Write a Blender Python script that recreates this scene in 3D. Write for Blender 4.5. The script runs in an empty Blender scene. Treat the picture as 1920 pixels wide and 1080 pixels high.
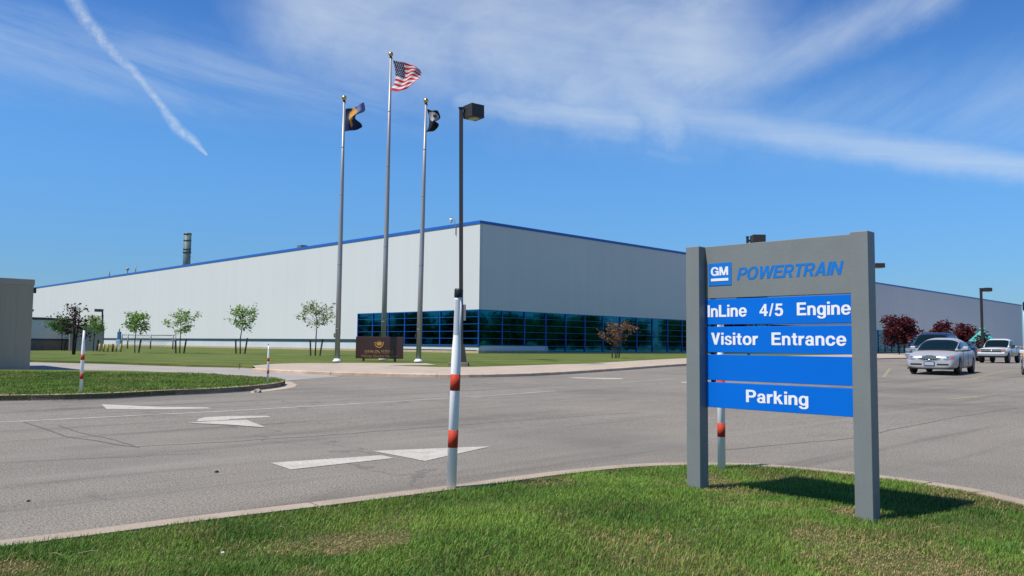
import bpy, bmesh, math, random
import numpy as np
from mathutils import Vector, Matrix, Euler

R = math.radians
C = bpy.context.scene.collection
SC = bpy.context.scene
random.seed(7)
rng = np.random.default_rng(11)

# ------------------------------------------------------------------ camera
F = 1520.0
CAM_Z = 1.30
PITCH, ROLL = math.atan((646.5 - 540) / F), 0.0104
cam_d = bpy.data.cameras.new('camera')
cam = bpy.data.objects.new('camera', cam_d)
C.objects.link(cam)
cam_d.sensor_width = 36.0
cam_d.lens = 36.0 * F / 1920.0
cam_d.clip_start, cam_d.clip_end = 0.05, 9000
CM = Matrix.Translation((0, 0, CAM_Z)) @ Matrix.Rotation(math.pi/2 + PITCH, 4, 'X') @ Matrix.Rotation(ROLL, 4, 'Z')
cam.matrix_world = CM
SC.camera = cam
CMI = CM.inverted()

# ------------------------------------------------------------------ light
SUN_AZ, SUN_EL = 239.7, 59.0          # azimuth clockwise from +Y
SC.view_settings.view_transform = 'Standard'
SC.view_settings.look = 'None'
SC.view_settings.exposure = 0.22
SC.view_settings.gamma = 1.0
SC.view_settings.use_curve_mapping = False
sd = bpy.data.lights.new('sun', 'SUN')
sd.energy, sd.angle, sd.color = 4.7, R(0.53), (1.0, 0.94, 0.84)
so = bpy.data.objects.new('sun', sd)
C.objects.link(so)
sv = Vector((math.sin(R(SUN_AZ))*math.cos(R(SUN_EL)), math.cos(R(SUN_AZ))*math.cos(R(SUN_EL)), math.sin(R(SUN_EL))))
so.rotation_euler = sv.to_track_quat('Z', 'Y').to_euler()
so.location = sv * 60


class X:
    """arithmetic on node sockets"""
    def __init__(s, nt, k): s.nt, s.k = nt, k
    def m(s, op, *a, clamp=False):
        n = s.nt.nodes.new('ShaderNodeMath'); n.operation = op; n.use_clamp = clamp
        for i, v in enumerate((s,) + a):
            if isinstance(v, X): s.nt.links.new(v.k, n.inputs[i])
            else: n.inputs[i].default_value = v
        return X(s.nt, n.outputs[0])
    def __add__(s, o): return s.m('ADD', o)
    def __sub__(s, o): return s.m('SUBTRACT', o)
    def __mul__(s, o): return s.m('MULTIPLY', o)
    def __truediv__(s, o): return s.m('DIVIDE', o)
    def ss(s, a, b):
        n = s.nt.nodes.new('ShaderNodeMapRange'); n.interpolation_type = 'SMOOTHSTEP'
        s.nt.links.new(s.k, n.inputs[0])
        n.inputs[1].default_value, n.inputs[2].default_value = a, b
        return X(s.nt, n.outputs[0])


def world():
    w = bpy.data.worlds.new('World'); SC.world = w; w.use_nodes = True
    nt = w.node_tree; N = nt.nodes; L = nt.links
    bg = N['Background']
    sky = N.new('ShaderNodeTexSky'); sky.sky_type = 'NISHITA'; sky.sun_disc = False
    sky.sun_elevation, sky.sun_rotation = R(SUN_EL), R(SUN_AZ)
    sky.altitude = 200; sky.air_density = 1.0; sky.dust_density = 0.3; sky.ozone_density = 2.2
    hs = N.new('ShaderNodeHueSaturation'); hs.inputs['Saturation'].default_value = 1.1; hs.inputs['Value'].default_value = 1.0
    L.new(sky.outputs[0], hs.inputs['Color'])
    tc = N.new('ShaderNodeTexCoord'); sp = N.new('ShaderNodeSeparateXYZ')
    L.new(tc.outputs['Generated'], sp.inputs[0])
    x, y, z = (X(nt, sp.outputs[i]) for i in range(3))
    az = x.m('ARCTAN2', y) * 57.2958
    el = z.m('ARCSINE') * 57.2958
    def noise(sx, sy, rot, scale, det=6, rough=.6, dist=0.0):
        cb = N.new('ShaderNodeCombineXYZ')
        ca, sa = math.cos(R(rot)), math.sin(R(rot))
        L.new(((az*ca + el*sa) * sx).k, cb.inputs[0]); L.new(((el*ca - az*sa) * sy).k, cb.inputs[1])
        n = N.new('ShaderNodeTexNoise'); n.inputs['Scale'].default_value = scale
        n.inputs['Detail'].default_value = det; n.inputs['Roughness'].default_value = rough; n.inputs['Distortion'].default_value = dist
        L.new(cb.outputs[0], n.inputs['Vector'])
        return X(nt, n.outputs[0])
    def ang(p):
        d = CM.to_3x3() @ Vector(((p[0]-960)/F, -(p[1]-540)/F, -1)); d.normalize()
        return math.degrees(math.atan2(d.x, d.y)), math.degrees(math.asin(d.z))
    tint = N.new('ShaderNodeMix'); tint.data_type = 'RGBA'
    L.new(el.ss(-1, 15).k, tint.inputs['Factor']); tint.inputs['A'].default_value = (.44, .70, 1.06, 1); tint.inputs['B'].default_value = (.80, 1.30, 1.72, 1)
    t2 = N.new('ShaderNodeMix'); t2.data_type = 'RGBA'
    L.new(el.ss(13, 26).k, t2.inputs['Factor']); L.new(tint.outputs['Result'], t2.inputs['A']); t2.inputs['B'].default_value = (.60, 1.04, 1.60, 1)
    tint = t2
    blue = N.new('ShaderNodeMix'); blue.data_type = 'RGBA'; blue.blend_type = 'MULTIPLY'; blue.inputs['Factor'].default_value = 1
    L.new(hs.outputs[0], blue.inputs['A']); L.new(tint.outputs['Result'], blue.inputs['B'])
    warp = (noise(1, 1, 0, .5, 7, .7) - .5)
    warp2 = (noise(1, 1, 0, .13, 4, .55) - .5)
    def seg(p, q, wp, wq, wb=1.0, lo=0.0):
        a, b = ang(p), ang(q)
        dx, dy = b[0]-a[0], b[1]-a[1]; l2 = dx*dx + dy*dy
        ax = az + warp2*(6*wb) - a[0]; ay = el + warp*(3.0*wb) - a[1]
        t = ((ax*dx + ay*dy) * (1/l2)).m('ADD', 0, clamp=True)
        ex = ax - t*dx; ey = ay - t*dy
        d = (ex*ex + ey*ey).m('SQRT')
        w_ = t*(wq-wp) + wp
        return (d / w_).ss(1.0, lo)
    fib = noise(.12, 1.0, -9, .55, 7, .62, .3).ss(.28, .78)
    fib2 = noise(.15, .8, 28, .5, 7, .62, .3).ss(.25, .8)
    soft = noise(1, 1.6, 0, .10, 6, .55, .5).ss(.25, .75)
    S = lambda v, k: v*k
    veil = seg((600, 10), (1290, 80), 7.6, 9.4, 1.1) * (soft*.42 + fib*.20 + .42) * .70
    veil = veil.m('MAXIMUM', seg((1080, 175), (1330, 110), 4.4, 5.5, .9) * (soft*.3 + fib2*.35 + .45) * .62)
    veil = veil.m('MAXIMUM', seg((1130, 90), (1250, 205), 5.5, 3.6, .8) * (soft*.3 + fib*.2 + .52) * .72)
    veil = veil.m('MAXIMUM', seg((860, 190), (1180, 225), 1.4, 2.3, .4) * (fib*.5 + .5) * .62)
    veil = veil.m('MAXIMUM', seg((1240, 205), (1960, 318), 2.2, 1.5, .35) * (fib*.45 + .5) * .60)
    veil = veil.m('MAXIMUM', seg((1290, 165), (1760, -20), 3.4, 2.2, .5) * (fib2*.5 + .4) * .58)
    veil = veil.m('MAXIMUM', seg((1450, 240), (1930, 190), 3.5, 5.0, .8) * (fib2*.6 + .1) * .36)
    veil = veil.m('MAXIMUM', seg((-60, 70), (780, 185), 4.4, 3.2, .6) * (fib*.75 + .08) * .45)
    veil = veil.m('MAXIMUM', seg((560, -30), (800, 60), 5.5, 6, .8) * (fib*.3 + soft*.4 + .3) * .55)
    veil = veil.m('MAXIMUM', seg((1210, 285), (1290, 300), .7, .7, .4) * fib * .14)
    tr = None
    pts = [(118, -30, .62), (165, 45, .66), (205, 92, .62), (250, 132, .5), (297, 190, .42), (333, 240, .5), (362, 262, .42), (388, 290, .12)]
    for a, b in zip(pts, pts[1:]):
        s_ = seg(a[:2], b[:2], a[2]*1.08, b[2]*1.08, .10, .0)
        tr = s_ if tr is None else tr.m('MAXIMUM', s_)
    tr = tr * (noise(1, 1, 0, 1.9, 6, .7).ss(.25, .8)*.6 + .3) * .74
    mask = veil.m('MAXIMUM', tr).m('ADD', 0, clamp=True)
    mx = N.new('ShaderNodeMix'); mx.data_type = 'RGBA'
    L.new(mask.k, mx.inputs['Factor']); L.new(blue.outputs['Result'], mx.inputs['A']); mx.inputs['B'].default_value = (7.3, 8.4, 9.5, 1)
    L.new(mx.outputs['Result'], bg.inputs['Color'])
    bg.inputs['Strength'].default_value = 0.078
world()

# ------------------------------------------------------------------ geometry of the place
def tz(y):
    t = min(1.0, max(0.0, (y - 10) / 48.0))
    return 0.40 * t * t * (3 - 2*t)
def ray(px, py):
    d = CM.to_3x3() @ Vector(((px-960)/F, -(py-540)/F, -1)); return d.normalized()
def G(px, py, dz=0.0):
    """point of the ground seen at a photo position"""
    o, d = Vector((0, 0, CAM_Z)), ray(px, py)
    lo, hi = 0.5, 900.0
    f = lambda t: (o + d*t).z - tz((o + d*t).y) - dz
    for _ in range(60):
        m = (lo + hi) / 2
        if f(m) > 0: lo = m
        else: hi = m
    p = o + d*lo
    return Vector((p.x, p.y, tz(p.y) + dz))
def proj(p):
    q = CMI @ Vector(p); return 960 + F*q.x/-q.z, 540 - F*q.y/-q.z
def zfor(p, py):
    """height above which a vertical line through p reaches photo row py"""
    lo, hi = -5.0, 80.0
    for _ in range(50):
        m = (lo + hi)/2
        if proj((p.x, p.y, m))[1] > py: lo = m
        else: hi = m
    return lo
def atdepth(px, y, dz=0.0):
    d = ray(px, 650); return Vector((d.x/d.y*y, y, tz(y) + dz))
U = Vector((math.sin(R(135.3)), math.cos(R(135.3)), 0))      # along the sign, left to right
V = Vector((-U.y, U.x, 0))                                   # away from the viewer
ROTZ = math.atan2(U.y, U.x)

# ------------------------------------------------------------------ materials
def mat(name, col, rough=.6, metal=0.0, var=.10, scale=4.0, bump=0.0, bscale=None, coat=0.0, spec=.5, coords='Object', col2=None, stretch=None):
    m = bpy.data.materials.new(name); m.use_nodes = True
    nt = m.node_tree; N = nt.nodes; L = nt.links; b = N['Principled BSDF']
    b.inputs['Roughness'].default_value = rough; b.inputs['Metallic'].default_value = metal
    b.inputs['Coat Weight'].default_value = coat; b.inputs['Specular IOR Level'].default_value = spec
    tc = N.new('ShaderNodeTexCoord'); mp = N.new('ShaderNodeMapping')
    L.new(tc.outputs[coords], mp.inputs[0])
    if stretch: mp.inputs['Scale'].default_value = stretch
    n = N.new('ShaderNodeTexNoise'); n.inputs['Scale'].default_value = scale; n.inputs['Detail'].default_value = 6
    n.inputs['Roughness'].default_value = .6
    L.new(mp.outputs[0], n.inputs['Vector'])
    mx = N.new('ShaderNodeMix'); mx.data_type = 'RGBA'
    c = Vector(col)
    mr = N.new('ShaderNodeMapRange'); L.new(n.outputs[0], mr.inputs[0]); mr.inputs[1].default_value = .3; mr.inputs[2].default_value = .7
    L.new(mr.outputs[0], mx.inputs['Factor'])
    mx.inputs['A'].default_value = (*(c*(1-var)), 1)
    mx.inputs['B'].default_value = (*(Vector(col2) if col2 else c*(1+var)), 1)
    L.new(mx.outputs['Result'], b.inputs['Base Color'])
    if bump:
        n2 = N.new('ShaderNodeTexNoise'); n2.inputs['Scale'].default_value = bscale or scale*4; n2.inputs['Detail'].default_value = 4
        L.new(mp.outputs[0], n2.inputs['Vector'])
        bp = N.new('ShaderNodeBump'); bp.inputs['Strength'].default_value = bump; bp.inputs['Distance'].default_value = .02
        L.new(n2.outputs[0], bp.inputs['Height']); L.new(bp.outputs[0], b.inputs['Normal'])
    m['mix'] = mx.name
    return m

def layer(m, kind, scale, lo, hi, col, fac, stretch=None, coords='Object', det=5, dist=0.0):
    """a further layer of stains / grain over a material's colour"""
    nt = m.node_tree; N = nt.nodes; L = nt.links; b = N['Principled BSDF']
    src = b.inputs['Base Color'].links[0].from_socket
    tc = N.new('ShaderNodeTexCoord'); mp = N.new('ShaderNodeMapping'); L.new(tc.outputs[coords], mp.inputs[0])
    if stretch: mp.inputs['Scale'].default_value = stretch[:3]
    if stretch and len(stretch) > 3:
        m0 = N.new('ShaderNodeMapping'); m0.inputs['Rotation'].default_value = (0, 0, R(stretch[3]))
        L.new(tc.outputs[coords], m0.inputs[0]); L.new(m0.outputs[0], mp.inputs[0])
    if kind == 'noise':
        n = N.new('ShaderNodeTexNoise'); n.inputs['Detail'].default_value = det; n.inputs['Distortion'].default_value = dist; o = n.outputs[0]
        n.inputs['Roughness'].default_value = .62
    else:
        n = N.new('ShaderNodeTexVoronoi'); n.feature = 'DISTANCE_TO_EDGE'; o = n.outputs[0]
        wn = N.new('ShaderNodeTexNoise'); wn.inputs['Scale'].default_value = .9; wn.inputs['Detail'].default_value = 6
        L.new(mp.outputs[0], wn.inputs['Vector'])
        va = N.new('ShaderNodeVectorMath'); va.operation = 'MULTIPLY_ADD'; va.inputs[1].default_value = (3, 3, 3)
        L.new(wn.outputs['Color'], va.inputs[0]); L.new(mp.outputs[0], va.inputs[2])
        L.new(va.outputs[0], n.inputs['Vector'])
    n.inputs['Scale'].default_value = scale
    if kind == 'noise': L.new(mp.outputs[0], n.inputs['Vector'])
    mr = N.new('ShaderNodeMapRange'); mr.interpolation_type = 'SMOOTHSTEP'
    L.new(o, mr.inputs[0]); mr.inputs[1].default_value, mr.inputs[2].default_value = lo, hi; mr.inputs[4].default_value = fac
    mx = N.new('ShaderNodeMix'); mx.data_type = 'RGBA'
    L.new(mr.outputs[0], mx.inputs['Factor']); L.new(src, mx.inputs['A']); mx.inputs['B'].default_value = (*col, 1)
    L.new(mx.outputs['Result'], b.inputs['Base Color'])
    return m

M = {}
a = M['asphalt'] = mat('asphalt', (.228, .201, .160), .92, var=.09, scale=.35, bump=.6, bscale=60, spec=.2)
layer(a, 'noise', 62, .52, .62, (.50, .47, .41), .62)
layer(a, 'noise', 48, .52, .63, (.06, .055, .048), .72)
layer(a, 'noise', 26, .55, .70, (.10, .093, .08), .5)
layer(a, 'noise', .13, .43, .68, (.13, .12, .105), .6, (1, 1, 1, 0))
layer(a, 'noise', .9, .50, .78, (.285, .265, .23), .55, (.07, 1, 1, -45))
layer(a, 'noise', 1.3, .50, .76, (.105, .095, .08), .65, (.06, 1, 1, -44))
layer(a, 'noise', 2.6, .60, .80, (.10, .092, .08), .40, (.10, 1, 1, -47), dist=.4)
layer(a, 'noise', .55, .62, .72, (.11, .10, .086), .5, dist=1.0)
layer(a, 'noise', 3.1, .70, .76, (.07, .065, .058), .5, dist=.5)
layer(a, 'voronoi', .085, .005, .001, (.10, .094, .085), .45)
M['drive'] = mat('drive_concrete', (.33, .30, .265), .9, var=.10, scale=.6, bump=.3, bscale=40, spec=.2)
layer(M['drive'], 'noise', 40, .56, .72, (.18, .17, .16), .4)
M['conc'] = mat('pavement_concrete', (.42, .345, .265), .9, var=.12, scale=1.2, bump=.3, bscale=40, spec=.2)
layer(M['conc'], 'noise', 30, .55, .72, (.26, .22, .18), .4)
M['kerb'] = mat('kerb_concrete', (.36, .29, .22), .9, var=.16, scale=2.2, bump=.4, bscale=50, spec=.2)
layer(M['kerb'], 'noise', 45, .55, .7, (.2, .17, .14), .5)
M['kerb_dark'] = mat('kerb_stained', (.54, .41, .30), .9, var=.2, scale=1.6, bump=.4, bscale=40, spec=.2)
layer(M['kerb_dark'], 'noise', 9, .5, .75, (.24, .185, .14), .5)
M['paint'] = mat('road_paint', (.50, .46, .385), .8, var=.10, scale=2.5, bump=.3, bscale=60, spec=.2)
layer(M['paint'], 'noise', 38, .50, .62, (.22, .21, .19), .6)
layer(M['paint'], 'noise', 3.5, .52, .72, (.27, .25, .22), .55)
M['paint_thin'] = mat('worn_road_paint', (.40, .375, .34), .85, var=.25, scale=1.2, spec=.2)
layer(M['paint_thin'], 'noise', 6, .5, .7, (.21, .2, .19), .5)
M['yellow_paint'] = mat('worn_yellow_paint', (.34, .28, .15), .85, var=.2, scale=2, spec=.2)
layer(M['yellow_paint'], 'noise', 3, .42, .62, (.21, .2, .185), .9)
M['crack'] = mat('tar_crack', (.105, .098, .088), .8, var=.3, scale=6)
M['lawn'] = mat('lawn_grass', (.088, .135, .026), .95, var=.22, scale=.5, bump=1.0, bscale=30, spec=.1, col2=(.13, .165, .042))
layer(M['lawn'], 'noise', .22, .45, .75, (.175, .175, .06), .55, (.5, 1.6, 1, 0))
layer(M['lawn'], 'noise', 14, .5, .68, (.05, .08, .018), .65)
layer(M['lawn'], 'noise', 1.1, .46, .7, (.20, .205, .06), .5, (.16, 1, 1, 12))
layer(M['lawn'], 'noise', .7, .5, .72, (.055, .095, .02), .5, (.2, 1, 1, -20))
layer(M['lawn'], 'noise', .9, .66, .8, (.21, .18, .085), .6)
M['soil'] = mat('lawn_soil', (.075, .085, .028), .95, var=.3, scale=3, bump=.8, bscale=30, spec=.1)
layer(M['soil'], 'noise', 14, .5, .75, (.13, .10, .05), .6)
M['dirt'] = mat('bare_dirt', (.36, .27, .18), .95, var=.2, scale=2, spec=.1)
M['field'] = mat('distant_ground', (.12, .13, .06), .95, var=.3, scale=.02, spec=.1)
M['wall'] = mat('white_metal_siding', (.60, .612, .595), .55, var=.02, scale=.08, spec=.3, coords='UV')
M['pale_panel'] = mat('pale_base_panel', (.56, .60, .62), .5, var=.05, scale=.3)
M['dark_strip'] = mat('dark_flashing', (.02, .045, .06), .4, var=.1)
M['tan_found'] = mat('tan_foundation', (.44, .34, .22), .9, var=.12, scale=2)
M['blue_trim'] = mat('blue_roof_trim', (.015, .11, .45), .4, var=.06)
M['frame_blue'] = mat('blue_window_frame', (.008, .10, .40), .4, var=.06)
M['roof'] = mat('grey_roofing', (.3, .3, .3), .9, var=.1)
M['green_stack'] = mat('green_grey_stack', (.10, .16, .155), .6, var=.16, scale=1.0)
M['dark_band'] = mat('dark_metal_band', (.035, .05, .05), .5)
M['galv'] = mat('galvanised_metal', (.20, .21, .21), .5, .3, var=.1, scale=8)
M['pole_alu'] = mat('brushed_aluminium', (.34, .34, .335), .45, .35, var=.08, scale=5, stretch=(6, 6, .3))
M['white_base'] = mat('white_flash_collar', (.75, .75, .74), .4)
M['gold'] = mat('gold_ball', (.62, .42, .12), .25, .9, var=.08)
M['bronze'] = mat('dark_bronze_paint', (.033, .028, .022), .45, .0, var=.12, scale=6, bump=.05)
M['lens'] = mat('lamp_lens', (.36, .33, .2), .25, var=.1)
M['brown_conc'] = mat('brown_plinth', (.22, .18, .145), .9, var=.15, scale=3)
M['sign_grey'] = mat('sign_grey_paint', (.182, .198, .188), .5, var=.06, scale=3, bump=.06, bscale=60)
layer(M['sign_grey'], 'noise', 2.2, .56, .8, (.24, .245, .23), .4, (3, 3, .5))
layer(M['sign_grey'], 'noise', 30, .66, .75, (.11, .11, .1), .35)
M['sign_blue'] = mat('sign_blue_face', (.0, .142, .61), .5, var=.05, scale=1.5, spec=.15)
M['logo_blue'] = mat('logo_blue', (.0, .16, .58), .4, var=.04)
M['letter_blue'] = mat('letter_blue', (.0, .16, .54), .4, var=.04)
M['white_vinyl'] = mat('white_vinyl', (.82, .82, .82), .45, var=.03)
M['boll_white'] = mat('white_plastic_sleeve', (.90, .90, .88), .6, spec=.2, var=.05, scale=3, stretch=(1, 1, .3))
layer(M['boll_white'], 'noise', 7, .6, .8, (.5, .48, .44), .45, (1, 1, .25))
M['boll_red'] = mat('red_tape_band', (.47, .052, .026), .6, spec=.15, var=.1, scale=5)
M['boll_reflect'] = mat('grey_reflective_strip', (.45, .48, .5), .35, var=.06)
M['boll_cap'] = mat('black_rubber_cap', (.012, .014, .014), .5)
M['sign_brown'] = mat('brown_sign_panel', (.048, .020, .014), .4, var=.1)
M['sign_gold'] = mat('gold_lettering', (.60, .31, .07), .5, var=.1)
M['sign_gold_dull'] = mat('dull_gold_lettering', (.32, .165, .05), .5, var=.1)
M['booth'] = mat('grey_metal_cladding', (.43, .335, .235), .6, var=.05, scale=1.5, stretch=(4, 4, .3))
M['booth_trim'] = mat('grey_roof_trim', (.42, .34, .26), .5, var=.05)
M['brick_brown'] = mat('brown_block_wall', (.22, .165, .13), .9, var=.16, scale=3)
M['annex'] = mat('pale_grey_cladding', (.76, .74, .71), .6, var=.04)
M['door_tan'] = mat('tan_door', (.50, .40, .33), .6, var=.08)
M['bol_yellow'] = mat('yellow_bollard_paint', (.58, .42, .10), .6, var=.1)
M['bol_rust'] = mat('rust_bollard_paint', (.16, .055, .035), .7, var=.15)
M['hyd_blue'] = mat('blue_box_paint', (.03, .16, .32), .5)
M['hyd_pale'] = mat('pale_blue_box', (.35, .48, .62), .6)
M['bark'] = mat('grey_brown_bark', (.085, .062, .045), .9, var=.3, scale=12, bump=.5)
M['bark_dark'] = mat('dark_bark', (.03, .02, .018), .9, var=.3, scale=12, bump=.5)
M['stake'] = mat('dark_wooden_stake', (.045, .035, .03), .9, var=.25, scale=8)
M['teal'] = mat('teal_metal_roof', (.05, .37, .33), .45, var=.06)
M['rubber'] = mat('tyre_rubber', (.012, .012, .012), .8, var=.2)
M['chrome'] = mat('chrome', (.7, .7, .7), .18, 1.0, var=.04)
M['alloy'] = mat('alloy_wheel', (.42, .43, .44), .32, .8, var=.06)
M['silver'] = mat('silver_car_paint', (.42, .415, .41), .5, .25, var=.03, coat=.2)
M['navy'] = mat('navy_car_paint', (.010, .018, .055), .4, .0, var=.05, coat=.15)
M['whitecar'] = mat('white_car_paint', (.70, .68, .66), .35, var=.03, coat=.7)
M['tancar'] = mat('beige_two_tone_paint', (.38, .32, .26), .4, .2, var=.04, coat=.6)
M['yellowcar'] = mat('yellow_car_paint', (.72, .35, .03), .35, var=.04, coat=.6)
M['carglass'] = mat('tinted_car_glass', (.004, .012, .013), .06, var=.1, spec=.2)
M['blacktrim'] = mat('black_plastic_trim', (.015, .015, .016), .6)
M['headlight'] = mat('headlight_lens', (.22, .25, .28), .25, .1, var=.1, coat=1)
M['amber'] = mat('amber_lens', (.50, .11, .03), .2, var=.1, coat=1)
M['redlens'] = mat('red_tail_lens', (.40, .012, .016), .2, var=.1, coat=1)
M['plate'] = mat('number_plate', (.36, .40, .50), .5, var=.12, scale=22)
M['interior'] = mat('dark_interior', (.02, .018, .018), .8)
M['steering'] = mat('steering_grey', (.05, .05, .05), .6)
M['straw'] = mat('dry_straw', (.42, .32, .16), .9, var=.2, scale=9)
M['stone'] = mat('pale_stone', (.38, .33, .28), .9, var=.2, scale=14, bump=.5)
M['stone_dark'] = mat('black_tar_lump', (.015, .012, .011), .9, var=.2, scale=14, bump=.5)
M['cloth_navy'] = mat('navy_flag_cloth', (.022, .038, .105), .75, var=.1)
M['cloth_black'] = mat('black_flag_cloth', (.012, .014, .018), .8, var=.1)
M['cloth_white'] = mat('white_flag_cloth', (.74, .74, .74), .75, var=.05)
M['cloth_grey'] = mat('grey_flag_cloth', (.45, .46, .47), .75, var=.08)
M['cloth_red'] = mat('red_flag_cloth', (.62, .010, .018), .75, var=.06)
M['cloth_blue'] = mat('blue_flag_canton', (.010, .012, .085), .75, var=.06)
M['cloth_gold'] = mat('gold_flag_cloth', (.62, .33, .07), .75, var=.1)
M['cloth_pale'] = mat('pale_blue_flag_cloth', (.17, .22, .42), .75, var=.15)

def add_translucent(m, f):
    nt = m.node_tree; N = nt.nodes; L = nt.links; b = N['Principled BSDF']
    t = N.new('ShaderNodeBsdfTranslucent'); s = N.new('ShaderNodeMixShader'); s.inputs[0].default_value = f
    L.new(b.inputs['Base Color'].links[0].from_socket, t.inputs[0])
    L.new(b.outputs[0], s.inputs[1]); L.new(t.outputs[0], s.inputs[2]); L.new(s.outputs[0], N['Material Output'].inputs[0])
for k in M:
    if k.startswith('cloth'): add_translucent(M[k], .35)
def leafmat(name, a, b_, f=.3):
    m = mat(name, a, .6, var=.0, scale=2.6, col2=b_, spec=.25); add_translucent(m, f); M[name] = m
leafmat('leaf_green', (.15, .27, .055), (.34, .48, .13))
leafmat('leaf_deep', (.05, .12, .025), (.14, .27, .055))
leafmat('leaf_olive', (.15, .20, .07), (.34, .39, .16))
leafmat('leaf_purple', (.022, .010, .012), (.085, .028, .030), .2)
leafmat('leaf_red', (.030, .006, .010), (.125, .022, .028), .25)
leafmat('leaf_brown', (.12, .065, .04), (.27, .16, .085), .25)
leafmat('leaf_wood', (.03, .07, .014), (.10, .17, .035), .25)

def siding(m, pitch=.95):
    """thin vertical panel seams, in metres along the wall"""
    nt = m.node_tree; N = nt.nodes; L = nt.links; b = N['Principled BSDF']
    uv = N.new('ShaderNodeUVMap'); sp = N.new('ShaderNodeSeparateXYZ'); L.new(uv.outputs[0], sp.inputs[0])
    u = X(nt, sp.outputs[0])
    fr = (u * (1/pitch)).m('FRACT')
    seam = (fr - .5).m('ABSOLUTE').ss(.46, .5)
    big = ((u * (1/(pitch*8))).m('FRACT') - .5).m('ABSOLUTE').ss(.493, .5)
    src = b.inputs['Base Color'].links[0].from_socket
    mx = N.new('ShaderNodeMix'); mx.data_type = 'RGBA'
    L.new((seam*.05 + big*.14).k, mx.inputs['Factor']); L.new(src, mx.inputs['A']); mx.inputs['B'].default_value = (.3, .31, .32, 1)
    wn = N.new('ShaderNodeTexWhiteNoise'); wn.noise_dimensions = '1D'; L.new((u * (1/pitch)).m('FLOOR').k, wn.inputs['W'])
    m2 = N.new('ShaderNodeMix'); m2.data_type = 'RGBA'; m2.blend_type = 'MULTIPLY'; m2.inputs['Factor'].default_value = 1
    t = X(nt, wn.outputs[0]) * .022 + .978
    cb = N.new('ShaderNodeCombineColor')
    for i in range(3): L.new(t.k, cb.inputs[i])
    L.new(mx.outputs['Result'], m2.inputs['A']); L.new(cb.outputs[0], m2.inputs['B']); L.new(m2.outputs['Result'], b.inputs['Base Color'])
siding(M['wall'])

def glassmat():
    m = bpy.data.materials.new('teal_mirror_glass'); m.use_nodes = True
    nt = m.node_tree; N = nt.nodes; L = nt.links; b = N['Principled BSDF']
    b.inputs['Metallic'].default_value = 1.0; b.inputs['Roughness'].default_value = .03
    n = N.new('ShaderNodeTexNoise'); n.inputs['Scale'].default_value = .55; n.inputs['Detail'].default_value = 2
    tc = N.new('ShaderNodeTexCoord'); L.new(tc.outputs['Object'], n.inputs['Vector'])
    mx = N.new('ShaderNodeMix'); mx.data_type = 'RGBA'; L.new(n.outputs[0], mx.inputs['Factor'])
    mx.inputs['A'].default_value = (.003, .125, .205, 1); mx.inputs['B'].default_value = (.006, .155, .235, 1)
    L.new(mx.outputs['Result'], b.inputs['Base Color'])
    bp = N.new('ShaderNodeBump'); bp.inputs['Strength'].default_value = .10; bp.inputs['Distance'].default_value = .05
    L.new(n.outputs[0], bp.inputs['Height']); L.new(bp.outputs[0], b.inputs['Normal'])
    M['glass'] = m
glassmat()

# ------------------------------------------------------------------ object helpers
def link(name, me, parent=None, loc=None, kind=None, label=None, cat=None, group=None):
    o = bpy.data.objects.new(name, me); C.objects.link(o)
    if parent is not None: o.parent = parent
    if loc is not None: o.location = loc
    if kind: o['kind'] = kind
    if label: o['label'] = label
    if cat: o['category'] = cat
    if group: o['group'] = group
    return o
def empty(name, loc, rz=0, label=None, cat=None, group=None):
    o = link(name, None, None, loc, None, label, cat, group); o.rotation_euler = (0, 0, rz); return o

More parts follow.
